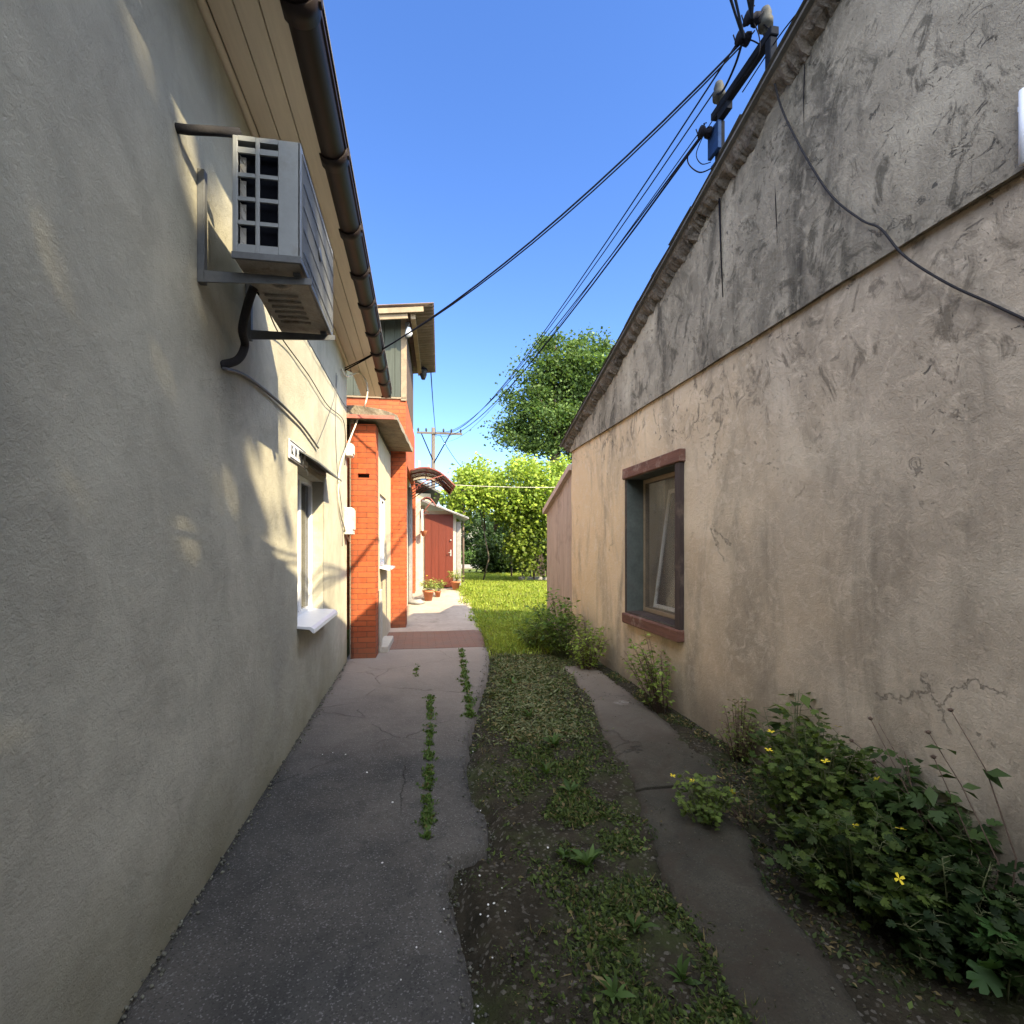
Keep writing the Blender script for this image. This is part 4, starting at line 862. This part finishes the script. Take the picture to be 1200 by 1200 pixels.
# vine on a wire pergola
vp = empty('pergola', (2.6, 15, gz(15)), 0, 'rusty pipe pergola carrying the grape vine across the yard', 'pergola')
m = MB(); posts = [(1.35, 15.6), (4.6, 15.2), (4.8, 18.2), (3.4, 18.3)]
for x, y in posts:
    q = MB(); q.tube([(x-2.6, y-15, -.3), (x-2.6, y-15, 2.9)], .035, 8); q.build('post', MT['rust'], vp)
for y in (0.4, 1.6, 3.2): m.tube([(-1.8, y, 2.9), (2.4, y, 2.9)], .02, 6)
for x in (-1.4, 0, 1.1, 2.1): m.tube([(x, .2, 2.93), (x, 3.4, 2.93)], .018, 6)
m.build('rail', MT['rust'], vp)
def curtain_of_vine():
    n = 820; cen = []; 
    while len(cen) < n:
        px = RNG.uniform(524, 664); py = RNG.uniform(538, 690)
        top = 549+6*math.sin(px*.11)+4*math.sin(px*.31)-(6 if px > 600 else 0)+(12*max(0, (545-px)/20))
        bot = 598+10*math.sin(px*.13)+8*math.sin(px*.4)
        if px > 596: bot = 640+30*min(1, (px-596)/14)
        if py < top or py > bot: continue
        if py > 606 and px > 600 and RNG.random() < .35+(.35 if (px > 622 and py > 622) else 0): continue
        d_ = RNG.uniform(14.9, 17.6) if py < 600 else RNG.uniform(15.4, 16.6)
        if py < 560: d_ = RNG.uniform(15, 18)
        q = at(px, py, Y=d_); cen.append((q.x, q.y, q.z))
    return np.array(cen)
cen = curtain_of_vine(); per = 30; n = len(cen)*per
root = empty('grape_vine', (2.9, 16, gz(16)), 0, 'bright yellow green grape vine draped over the pergola at the end of the alley', 'vine')
pos = np.repeat(cen, per, 0)+RNG.normal(size=(n, 3))*[.15, .2, .13]-np.array([2.9, 16, gz(16)])
pos[:, 2] = np.maximum(pos[:, 2], .03)
cl = np.repeat(RNG.uniform(.6, 1.25, len(cen))*np.clip(.45+(cen[:, 2]-1.2)*.3, .4, 1.05), per)[:, None]  # shade under the vine put into leaf colour: lower clumps darker
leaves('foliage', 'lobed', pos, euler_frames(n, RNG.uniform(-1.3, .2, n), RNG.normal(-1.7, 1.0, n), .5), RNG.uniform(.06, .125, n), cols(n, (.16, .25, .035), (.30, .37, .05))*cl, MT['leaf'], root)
m = MB()
for k in range(9):
    x = RNG.uniform(-1.4, 1.5); z0_ = 0 if k < 4 else 1.8
    m.tube([(x, RNG.uniform(-.6, 1), z0_-.1), (x+RNG.uniform(-.2, .2), 0, z0_+.8), (x+RNG.uniform(-.5, .5), .2, 2.6), (x+RNG.uniform(-1.2, 1.2), .4, 3.1)], [.035, .025, .02, .008], 6)
m.build('stem', MT['bark'], root)
# dark shrubs and hedge further back
def bush(name, label, px, pyb, Y, wpx, hpx, ncl, per, leaf, ca, cb, group=None):
    b = at(px, pyb, Y=Y); g_ = gz(Y); w_ = wpx/F*Y/2; h_ = hpx/F*Y
    return tree(name, label, (b.x, Y, g_), [(b.x, Y, g_+h_*.45, w_, w_*.8, h_*.5), (b.x-w_*.4, Y-.2, g_+h_*.3, w_*.6, w_*.6, h_*.33), (b.x+w_*.4, Y+.1, g_+h_*.35, w_*.6, w_*.6, h_*.36)], .07, leaf, per, ncl, ca, cb, .22, group, 6, 'shrub')
bush('garden_shrub', 'dark green shrub seen through the gap left of the vine curtain', 565, 660, 33, 62, 66, 150, 50, .16, (.022, .045, .016), (.05, .085, .028))
bush('garden_shrub', 'dark dense shrub right behind the vine curtain', 606, 664, 32, 56, 58, 130, 50, .15, (.018, .038, .014), (.04, .07, .022))
bush('garden_shrub', 'broad dark shrub in the shade directly under the vine', 592, 672, 21, 66, 52, 150, 50, .12, (.018, .036, .013), (.045, .075, .022))
bush('garden_shrub', 'small bright green shrub beside the gravel road', 553, 668, 31.6, 30, 16, 40, 50, .12, (.06, .12, .03), (.12, .2, .05))
bush('garden_shrub', 'shadowed shrub beyond the low pinkish wall', 645, 665, 24, 60, 90, 120, 50, .15, (.018, .038, .014), (.04, .07, .022))
for k, (px, Y, w_, h_, lb_) in enumerate(((500, 60, 90, 95, 'distant tree at the far left behind the outbuilding'), (560, 66, 80, 84, 'distant tree in the middle behind the shrubs'), (620, 64, 90, 100, 'distant tree directly under the tall ash'), (700, 55, 110, 120, 'distant tree at the far right behind the house'))):
    bush('distant_tree', lb_, px, 655, Y, w_, h_, 130, 45, .4, (.03, .06, .02), (.07, .11, .035), 'distant trees closing the view')
dh = empty('distant_house', (3.6, 44, .42), 0, 'pale distant house glimpsed through the vine', 'house')
m = MB(); m.box(-3, 2, 0, 5, 0, 3.1); m.build('wall', MT['cream'], dh); m = MB(); m.prism([(-3.4, 3.1), (-.5, 4.6), (2.4, 3.1)], 'y', -.3, 5.3); m.build('roof', MT['roofing'], dh)
# ground cover --------------------------------------------------------
def on_ground(x, y): return soil_h(x, y)+(.0)
def field(name, kind, n, sampler, size, pitch, ca, cb, dry=0, mat='leaf', roll=.5, lift=0.0, per=5, spread=.03, kindtag='stuff', tagd=None):
    P = []; 
    while len(P) < n:
        x, y = sampler(); 
        if x is None: continue
        P.append((x, y, on_ground(x, y)+lift))
    P = np.repeat(np.array(P), per, 0); N_ = len(P); P[:, :2] += RNG.normal(0, spread, (N_, 2))
    o = leaves(name, kind, P, euler_frames(N_, RNG.uniform(*pitch, N_), None, roll), RNG.uniform(*size, N_), cols(N_, ca, cb, dry), MT[mat])
    return tag(o, *(tagd or (None, None)), kind=kindtag)
def strip_c(y):   # centre line of the weed strip
    return float(np.interp(y, [1.4, 1.8, 2.5, 3.5, 4.5, 5.5, 6.5, 7.5, 9], [1.02, .93, .93, .98, 1.08, 1.2, 1.35, 1.45, 1.6]))
def strip_w(y): return float(np.interp(y, [1.4, 2.2, 3.5, 5, 7, 9], [.22, .19, .20, .33, .42, .5]))
def sp_weed():
    y = 1.2+8.3*RNG.random()**1.25; x = strip_c(y)+RNG.normal()*strip_w(y)
    if x < path_r(y)+.04 or x > 2.4: return None, None
    if y < 6.4 and sl(y)+.06 < x < sr(y) and RNG.random() < (.5 if noise.noise(Vector((x*2.3, y*2.3, 33))) > 0 else .93): return None, None
    if noise.noise(Vector((x*3.6, y*3.6, 4)))+.35*noise.noise(Vector((x*11, y*11, 4))) < (-.02 if y < 4 else -.2): return None, None
    return x, y
field('ground_weeds', 'leaf', 6800, sp_weed, (.008, .036), (-.1, .9), (.014, .026, .007), (.12, .165, .04), .08, per=7, spread=.03, tagd=('low broad leaved weeds covering the strip between path and concrete', 'weeds'))
field('strip_grass', 'blade', 1100, sp_weed, (.02, .065), (.15, 1.3), (.04, .065, .016), (.10, .13, .035), .25, per=5, spread=.014, tagd=('thin grass blades growing through the weed strip', 'grass'))
def sp_dry():
    y = 4.0+5.0*RNG.random(); x = strip_c(y)+RNG.normal()*strip_w(y)*.9
    if x < path_r(y)+.04 or x > 2.4 or (y < 6.4 and sl(y)+.05 < x): return None, None
    return x, y
field('cut_grass', 'long', 2300, sp_dry, (.03, .075), (-.15, .5), (.11, .125, .055), (.22, .22, .12), .3, per=5, spread=.04, mat='shade', tagd=('pale wilting cut stalks lying over the middle weeds', 'cut grass'))
def sp_moss():
    y = 1.3+6*RNG.random(); x = RNG.uniform(path_r(y)+.03, strip_c(y)+.1)
    if noise.noise(Vector((x*2.5, y*2.5, 9))) < .02: return None, None
    return x, y
field('moss_tufts', 'leaf', 1300, sp_moss, (.006, .015), (0, .8), (.045, .065, .02), (.085, .11, .03), .1, per=7, spread=.022, tagd=('tiny mossy sprouts on the dark soil beside the path', 'moss'))
def sp_edge():
    y = 1.5+5*RNG.random(); x = RNG.uniform(sr(y)-.05, 2.46) if y < 6.4 else 2.2
    if noise.noise(Vector((x*2.5, y*2.5, 19))) < -.05: return None, None
    return x, y
field('wall_foot_weeds', 'leaf', 800, sp_edge, (.012, .035), (0, .9), (.03, .05, .018), (.07, .095, .03), .3, per=6, spread=.03, tagd=('sparse low weeds and litter along the foot of the right wall', 'weeds'))
def sp_lawn():
    y = 7.2+14*RNG.random()**1.35; x = RNG.uniform(.35, 4.9) if y > 10 else RNG.uniform(path_r(y)+.02, 2.46)
    if y < 9.9 and x > 2.3: return None, None
    if y < 8.6 and RNG.random() > (y-7.2)/1.6: return None, None
    if y < 14 and x < path_r(y)-.42*max(0, noise.noise(Vector((y*1.3, x*1.3, 6)))+.12): return None, None
    if 1.05 > x and y > 13.9: return None, None
    return x, y
field('sunlit_grass', 'blade', 16000, sp_lawn, (.05, .14), (.5, 1.4), (.20, .27, .035), (.40, .44, .07), .08, per=6, spread=.05, tagd=('lush yellow green grass in the sunlit yard beyond the alley', 'grass'))
field('yard_weeds', 'leaf', 1500, sp_lawn, (.05, .09), (.1, 1.0), (.14, .21, .03), (.24, .30, .05), .03, per=6, spread=.06, lift=.04, tagd=('broad leaved weeds mixed through the sunlit yard grass', 'weeds'))
T['stone'] = (np.array([(.5, 0, 0), (-.45, .1, 0), (0, .5, .05), (.05, -.45, 0), (0, 0, .4), (0, 0, -.3)]), np.array([(0, 2, 4), (2, 1, 4), (1, 3, 4), (3, 0, 4), (2, 0, 5), (1, 2, 5), (3, 1, 5), (0, 3, 5)]))
def crumbs(name, n, sampler, size, a, b, label, kind='stone'):
    P = np.array([sampler() for _ in range(n)])
    tag(leaves(name, kind, P, euler_frames(n, RNG.uniform(-.5, .5, n)), size[0]+(size[1]-size[0])*RNG.random(n)**3, cols(n, a, b), MT['shade']), label, 'gravel' if kind == 'stone' else 'leaf litter', kind='stuff')
def s_edge():
    y = 1.3+6.5*RNG.random(); x = path_r(y)+RNG.normal(.02, .035); return x, y, (.016 if x < path_r(y) else on_ground(x, y)+.004)
def s_wall(): y = 1+6*RNG.random(); return XL+abs(RNG.normal(0, .03)), y, .016
def s_rw(): y = 1.2+6.4*RNG.random(); x = min(2.47, 2.45-abs(RNG.normal(0, .22))); return x, y, on_ground(x, y)+.012
def s_mid():
    y = 1.3+6.5*RNG.random()**1.3; x = RNG.uniform(path_r(y), 2.3); return x, y, on_ground(x, y)+(.028 if y < 6.4 and sl(y) < x < sr(y) else .006)
crumbs('path_crumbs', 1500, s_edge, (.004, .022), (.10, .095, .085), (.22, .20, .17), 'crumbled asphalt grit along the broken right edge of the path')
crumbs('wall_crumbs', 900, s_wall, (.004, .026), (.10, .095, .085), (.26, .24, .2), 'plaster crumbs in the seam where the left wall meets the path')
crumbs('soil_crumbs', 2200, s_mid, (.003, .016), (.05, .045, .035), (.2, .18, .15), 'small stones and clods strewn over the soil and slabs')
crumbs('leaf_litter', 1300, s_rw, (.008, .035), (.035, .025, .015), (.12, .085, .05), 'dry brown leaf litter gathered at the foot of the right wall', 'leaf')
crumbs('leaf_litter', 260, s_mid, (.008, .03), (.05, .035, .02), (.14, .11, .07), 'scattered dry leaf scraps over the middle strip', 'leaf')
def crack(name, pts, n, label, w=.014, size=(.014, .034)):
    pts = np.array(pts)
    def s():
        t = RNG.random()*(len(pts)-1); i = int(t); f = t-i; q = pts[i]*(1-f)+pts[i+1]*f; return q[0]+RNG.normal(0, w*RNG.choice([.5, 1, 1.6])), q[1]
    P = []
    while len(P) < n:
        x, y = s(); k = noise.noise(Vector((y*7, 3, 1)))
        if RNG.random() < .55+1.6*k: P.append((pts[0][0]*0+x+.012*noise.noise(Vector((y*9, 8, 1))), y, .012))
    P = np.array(P); P = np.repeat(P, 6, 0); N_ = len(P); P[:, :2] += RNG.normal(0, .009, (N_, 2))
    tag(leaves(name, 'leaf', P, euler_frames(N_, RNG.uniform(.1, 1.3, N_)), RNG.uniform(*size, N_), cols(N_, (.055, .10, .025), (.12, .18, .045), .06), MT['leaf']), label, 'weeds', kind='stuff')
crack('crack_weeds', [tuple(at(px, py, Z=0))[:2] for px, py in ((500, 985), (502, 940), (503, 890), (504, 850), (504, 815))], 420, 'dark green weeds filling the long crack in the asphalt path')
crack('crack_weeds', [tuple(at(px, py, Z=0))[:2] for px, py in ((551, 845), (549, 820), (544, 790), (541, 762))], 200, 'grass growing in the joint near the right edge of the path', .02, (.02, .05))
crack('crack_weeds', [tuple(at(px, py, Z=0))[:2] for px, py in ((487, 796), (488, 786), (489, 780))], 22, 'single small tuft in a short crack of the path', .01)
# rosettes
def rosette(px, py, n, size, label, kind='long', ca=(.05, .09, .022), cb=(.10, .16, .045), up=(.25, 1.1)):
    p = at(px, py, Z=0); o = empty('rosette_weed', (p.x, p.y, on_ground(p.x, p.y)), 0, label, 'weed', 'broad leaved rosettes in the weed strip')
    leaves('foliage', kind, np.zeros((n, 3))+RNG.normal(0, size*.04, (n, 3))*[1, 1, 0], euler_frames(n, RNG.uniform(*up, n), np.arange(n)*2.4, .3), size*RNG.uniform(.4, .95, n), cols(n, ca, cb, .05), MT['leaf'], o)
for a in ((650, 872, 14, .17, 'upright leafy dock rosette highest in the weed strip'), (640, 905, 12, .15, 'pale leafy rosette just below the upright dock'), (668, 925, 9, .12, 'flat rosette to the right of the pale leafy one'), (690, 1012, 16, .15, 'spreading dandelion rosette in the middle of the dark soil'),
          (662, 1000, 10, .11, 'small rosette to the left of the dandelion'), (745, 1085, 12, .12, 'narrow leaved tuft low in the strip near the concrete'), (720, 1160, 10, .10, 'rosette nearest the bottom of the photo in the strip'), (600, 800, 9, .12, 'rosette at the path edge where grass thickens'), (620, 840, 9, .14, 'rosette between path edge and upright dock'), (800, 1140, 10, .1, 'rosette beside the near concrete slab'), (498, 856, 7, .06, 'tiny pale sprig at the top of the path crack')): rosette(*a)
# bigger plants on the right
def plant(name, label, base, h, spread, nst, kind, lsize, per, ca, cb, mat='leaf', lean=(0, 0), flowers=0, fl_mat='yellow', fl_size=.014, stemm='stem', dry=0, stem_r=.004, bend=.3, low=.12, cat='plant', group=None):
    o = empty(name, base, 0, label, cat, group); st = MB(); P = []; Y_ = []; tips = []
    for k in range(nst):
        a = RNG.uniform(0, 2*math.pi); s_ = spread*math.sqrt(RNG.random()); hh = h*RNG.uniform(.55, 1.0)*(1-.35*(s_/max(spread, .01))**2)
        p0 = Vector((.3*s_*math.cos(a), .3*s_*math.sin(a), -.02)); p3 = Vector((s_*math.cos(a)+lean[0], s_*math.sin(a)+lean[1], hh))
        p1 = p0.lerp(p3, .4)+Vector((0, 0, bend*hh*.35)); p2 = p0.lerp(p3, .75)+Vector((0, 0, bend*hh*.3))
        ct = [p0, p1, p2, p3]; st.tube(ct, [stem_r, stem_r*.8, stem_r*.6, stem_r*.3], 5); tips.append(p3)
        for j in range(per):
            t = low+(1-low)*(j+RNG.random())/per; tt = t*3; i = min(int(tt), 2); q = ct[i].lerp(ct[i+1], tt-i)
            ya = RNG.uniform(0, 2*math.pi); ln = lsize*RNG.uniform(.2, 1.0)
            q2 = q+Vector((math.cos(ya)*ln, math.sin(ya)*ln, ln*RNG.uniform(0, .5)))
            if ln > .02: st.tube([q, q2], [stem_r*.4, stem_r*.25], 3, False)
            P.append(tuple(q2)); Y_.append(ya)
    P = np.array(P); n = len(P); P[:, 2] = np.maximum(P[:, 2], .015)
    st.build('stem', MT[stemm], o)
    f = 1-.45*np.clip(1-P[:, 2:3]/max(h, .1), 0, 1)  # shade low in the plant, painted into the leaf colours
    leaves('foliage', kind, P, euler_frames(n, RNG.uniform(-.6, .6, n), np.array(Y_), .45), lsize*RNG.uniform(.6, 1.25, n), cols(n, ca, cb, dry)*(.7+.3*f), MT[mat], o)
    if flowers:
        for t_ in tips[:flowers]:
            nfl = 1; q = np.array([tuple(t_+Vector((-.02, -.02, .05)))]); leaves('flower', 'petal', q, euler_frames(1, np.array([RNG.uniform(-.6, .3)])), np.array([fl_size*1.5]), cols(1, (.80, .62, .03), (.85, .68, .05)), MT[fl_mat], o)
    return o
dk, lt_ = (.03, .055, .014), (.14, .19, .04)
def gp(px, py, X=None): q = at(px, py, Z=0); return (q.x if X is None else X, q.y, on_ground(q.x, q.y))
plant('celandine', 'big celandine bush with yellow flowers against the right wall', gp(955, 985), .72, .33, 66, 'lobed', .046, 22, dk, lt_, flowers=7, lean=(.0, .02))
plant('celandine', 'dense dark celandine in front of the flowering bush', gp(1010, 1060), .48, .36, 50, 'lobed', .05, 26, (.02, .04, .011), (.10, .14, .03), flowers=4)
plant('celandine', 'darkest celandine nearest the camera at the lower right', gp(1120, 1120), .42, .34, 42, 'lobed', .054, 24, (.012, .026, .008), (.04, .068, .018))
plant('celandine', 'celandine behind the big bush close under the seed stalks', (2.28, 2.0, 0), .55, .26, 30, 'lobed', .08, 20, dk, (.08, .13, .04))
plant('celandine', 'small yellow flowered celandine clump on the concrete edge', gp(826, 960), .30, .19, 30, 'lobed', .032, 15, (.10, .15, .035), (.20, .26, .06), flowers=5, fl_size=.013)
plant('wild_shrub', 'slender elder shoot with pointed leaves behind the celandine', gp(925, 935), .78, .16, 14, 'leaf', .10, 12, dk, lt_, lean=(.06, .1))
plant('wild_shrub', 'wispy asparagus like plant against the wall right of the window', gp(866, 888), .52, .17, 26, 'leaf', .034, 22, (.14, .19, .05), (.26, .30, .09), stemm='drystem', dry=.2, bend=.2)
plant('wild_shrub', 'leafy shrub at the wall under the wooden window', gp(772, 832), .78, .26, 26, 'leaf', .058, 20, (.13, .20, .045), (.30, .37, .08), stemm='drystem', dry=.05, lean=(-.12, .1))
plant('wild_shrub', 'tall bushy shrub at the far corner of the right house', gp(660, 768), .95, .42, 60, 'leaf', .075, 24, (.06, .12, .03), (.24, .33, .06), lean=(-.1, .2))
plant('wild_shrub', 'lighter shrub at the wall just this side of the corner shrub', gp(688, 782), .75, .30, 34, 'leaf', .06, 20, (.16, .23, .04), (.32, .38, .07), stemm='drystem', dry=.04)
plant('wild_shrub', 'low sprawling shrub spilling onto the weeds before the corner', gp(628, 758), .55, .40, 36, 'leaf', .065, 18, (.09, .15, .03), (.22, .30, .055))
plant('lobed_plant', 'large fresh green lobed leaves at the bottom right corner', (2.06, 1.46, 0), .26, .12, 7, 'lobed', .10, 4, (.06, .13, .035), (.10, .19, .055), low=.7)
plant('wild_shrub', 'thin bare twigs with tiny leaves on the dirt beside the bush', gp(880, 960), .16, .2, 18, 'leaf', .03, 6, dk, lt_, stemm='drystem', dry=.5)
# avens: tall bare stalks with seed heads
av = empty('avens', (2.25, 1.95, 0), 0, 'tall thin avens stalks with dark round seed heads leaning on the wall', 'plant'); st = MB(); hd = []; lv = []
ends = [(1114, 832), (1088, 858), (1094, 887), (998, 868), (1024, 893), (1020, 842), (1030, 848), (1060, 880)]
b0 = Vector((2.25, 1.95, 0)); kn = at(1150, 985, X=2.27)-b0
for k, (px, py) in enumerate(ends):
    e_ = at(px, py, X=2.30-.03*(k % 3))-b0; kk = kn+Vector((.0, .055*k-.12, -.04*(k % 3)-.02*k)); mid = kk.lerp(e_, .55)+Vector((0, -.03+.02*(k % 3), .02)); st.tube([Vector((kn.x-.03-.02*(k % 2), kn.y-.1+.06*k, 0)), kk, mid, e_], [.004, .0033, .0025, .0018], 5); hd.append(e_)
    lv += [tuple(mid), tuple(mid*.6+e_*.15), tuple(e_*.8)]
st.build('stem', MT['drystem'], av)
for k, e_ in enumerate(hd[:6]):
    m = MB(); m.lathe(e_, [(.002, -.009), (.008, -.005), (.010, 0), (.007, .006), (.001, .010)], 9)
    for q in range(10): a = q*2.4; m.tube([e_, e_+Vector((.014*math.cos(a), .014*math.sin(a), .008*math.sin(q*3)))], .0009, 3)
    m.build('seed_head', MT['drystem'], av)
lv = np.array(lv*2)+RNG.normal(0, .012, (len(lv)*2, 3)); n = len(lv); leaves('foliage', 'leaf', lv, euler_frames(n, RNG.uniform(-.7, .3, n)), RNG.uniform(.05, .10, n), cols(n, dk, (.08, .12, .04)), MT['leaf'], av)
# fallen petals and pebbles
pet = [(563, 1063), (572, 1052), (579, 1051), (577, 1113), (520, 1065), (516, 1092), (541, 1016), (547, 1122), (560, 1150), (554, 1170), (564, 1183), (556, 1190), (540, 1012), (563, 950), (642, 986), (448, 1011), (405, 884), (378, 884), (390, 882), (500, 882), (554, 866), (588, 1035), (551, 1178), (572, 1065), (562, 1020), (592, 1060), (488, 1110), (470, 1148), (460, 940), (430, 905)]
pm = None; lb_ = 'tiny white petal cluster fallen near the path edge'
for px, py in pet:
    p = at(px, py, Z=.02); z = max(on_ground(p.x, p.y), gz(p.y)+.014 if p.x < path_r(p.y) else -9)+.004
    if pm is None:
        m = MB(); m.lathe((0, 0, 0), [(.001, 0), (.0065, .001), (.008, .004), (.005, .007), (.001, .008)], 7); o = m.build('fallen_petal', MT['petal']); pm = o
    else: o = pm.copy(); COL.objects.link(o)
    o.location = (p.x, p.y, z); o.scale = [random.uniform(.35, .85)]*2+[.6]; o.rotation_euler = (random.uniform(-.3, .3), random.uniform(-.3, .3), random.uniform(0, 6)); tag(o, lb_, 'petal', 'fallen white petals on the ground')
def pebble(name, pos, r, label):
    m = MB(); m.lathe((0, 0, 0), [(.01, 0), (r, r*.1), (r*.95, r*.5), (r*.5, r*.85), (.01, r*.9)], 9)
    m.v = [tuple(Vector(v)*(1+.25*noise.noise(Vector(v)*9/r*.1+Vector((r*40, 0, 0))))) for v in m.v]; o = m.build(name, MT['stone']); o.location = pos; o.scale = (1.2, .9, .8); tag(o, label, 'stone')
q = at(488, 703, Y=11.9); pebble('stone', (q.x, q.y, gz(q.y)), .17, 'grey stone block on the ground left of the flower pot')
# pots
def pot(px, py, Y, h, label, pl):
    q = at(px, py, Y=Y); z = gz(Y)+.012; o = empty('flower_pot', (q.x, Y, z), 0, label, 'flower pot')
    m = MB(); m.lathe((0, 0, 0), [(.09*h/.26, 0), (.13*h/.26, h*.8), (.15*h/.26, h*.8), (.155*h/.26, h), (.125*h/.26, h), (.115*h/.26, h*.85), (.01, h*.84)], 18); m.build('pot', MT['terra'], o)
    plant('potted_plant', pl, (q.x, Y, z+h*.82), .36, .17, 26, 'long', .10, 6, (.16, .22, .05), (.32, .36, .1), flowers=3, low=.3)
pot(502, 697, 12.2, .25, 'wide terracotta flower pot by the brick corner', 'striped leafy plant growing in the terracotta pot by the brick corner')
pot(513, 694, 12.6, .15, 'lower terracotta pot right behind the wide one', 'bushy light green plant in the lower pot')
pot(534, 684, 13.6, .24, 'red brown flower pot at the right edge of the red door', 'green plant in the pot at the red door edge')
tb = at(498, 640, Y=13.55); m = MB(); m.lathe((0, 0, 0), [(.05, -.08), (.09, .05), (.1, .06)], 12); o = m.build('hanging_planter', MT['terra']); o.location = (tb.x-.03, 13.5, 1.95); tag(o, 'small planter hanging on the white wall left of the red door', 'planter')
# scrap under the pergola
m = MB()
for k in range(9): m.box(-.6+.13*k, -.5+.13*k, -.05, .02, .1, .9+.3*math.sin(k*2.1), Matrix.Rotation(.12*math.sin(k*5), 4, 'Y'), .005)
o = m.build('board_pile', MT['darkwood']); o.location = (4.2, 17.4, gz(17)); tag(o, 'dark old boards leaning in the shade under the vine', 'boards')
m = MB(); m.box(-.9, .9, -.15, .15, 0, .16, bev=.02); o = m.build('garden_kerb', MT['stone']); o.location = (4.2, 16.4, gz(17)-.02); tag(o, 'pale low kerb stone in the grass under the vine', 'kerb')
# ================================================================= LIGHT, SKY, CAMERA
sd = Vector((1, -1.2, 1.29)).normalized()
w = bpy.data.worlds.new('World'); SC.world = w; w.use_nodes = True; nt = w.node_tree
sk = nt.nodes.new('ShaderNodeTexSky'); sk.sky_type = 'NISHITA'; sk.sun_disc = False
sk.sun_elevation = math.asin(sd.z); sk.sun_rotation = math.atan2(sd.x, sd.y); sk.altitude = 0; sk.air_density = 1.0; sk.dust_density = .15; sk.ozone_density = 3
bg = nt.nodes['Background']; bg.inputs[1].default_value = .15; SC.cycles.film_exposure = FE; 
hs = nt.nodes.new('ShaderNodeHueSaturation'); hs.inputs['Hue'].default_value = .512; hs.inputs['Saturation'].default_value = 1.2; hs.inputs['Value'].default_value = .92
nt.links.new(sk.outputs[0], hs.inputs['Color']); nt.links.new(hs.outputs[0], bg.inputs[0])
# white fill glow added to the sky behind the photographer to lift the shade
tc = nt.nodes.new('ShaderNodeTexCoord'); dp = nt.nodes.new('ShaderNodeVectorMath'); dp.operation = 'DOT_PRODUCT'
nt.links.new(tc.outputs['Generated'], dp.inputs[0]); dp.inputs[1].default_value = (.12, -.78, .61)
cr_ = nt.nodes.new('ShaderNodeMapRange'); cr_.interpolation_type = 'SMOOTHSTEP'; cr_.inputs[1].default_value = .15; cr_.inputs[2].default_value = .9; nt.links.new(dp.outputs['Value'], cr_.inputs[0])
cn = nt.nodes.new('ShaderNodeTexNoise'); cn.inputs['Scale'].default_value = 3; cn.inputs['Detail'].default_value = 6; nt.links.new(tc.outputs['Generated'], cn.inputs[0])
mm = nt.nodes.new('ShaderNodeMath'); mm.operation = 'MULTIPLY'; nt.links.new(cr_.outputs[0], mm.inputs[0]); nt.links.new(cn.outputs['Fac'], mm.inputs[1])
m2 = nt.nodes.new('ShaderNodeMath'); m2.operation = 'MULTIPLY'; m2.inputs[1].default_value = FILL; nt.links.new(mm.outputs[0], m2.inputs[0])
b2 = nt.nodes.new('ShaderNodeBackground'); b2.inputs[0].default_value = (.96, .97, .93, 1); nt.links.new(m2.outputs[0], b2.inputs[1])
ad = nt.nodes.new('ShaderNodeAddShader'); nt.links.new(bg.outputs[0], ad.inputs[0]); nt.links.new(b2.outputs[0], ad.inputs[1]); nt.links.new(ad.outputs[0], nt.nodes['World Output'].inputs[0])

l = bpy.data.lights.new('sun', 'SUN'); l.energy = 5.0; l.angle = R(.5); l.color = (1, .84, .55); lo = bpy.data.objects.new('sun', l); COL.objects.link(lo)
lo.rotation_euler = sd.to_track_quat('Z', 'Y').to_euler(); lo.location = (10, -12, 13)
c = bpy.data.cameras.new('camera'); co = bpy.data.objects.new('camera', c); COL.objects.link(co); SC.camera = co
c.sensor_width = 36; c.sensor_fit = 'HORIZONTAL'; c.lens = F/1200*36; c.shift_x = (600-CX)/1200; c.shift_y = (CY-600)/1200; c.clip_end = 2000; c.clip_start = .05
co.location = (0, 0, HC); co.rotation_euler = (math.pi/2, 0, -YAW)
SC.view_settings.view_transform = 'Standard'; SC.view_settings.look = 'None'; SC.view_settings.exposure = 0
SC.cycles.max_bounces = 6; SC.cycles.diffuse_bounces = 4; SC.cycles.glossy_bounces = 2
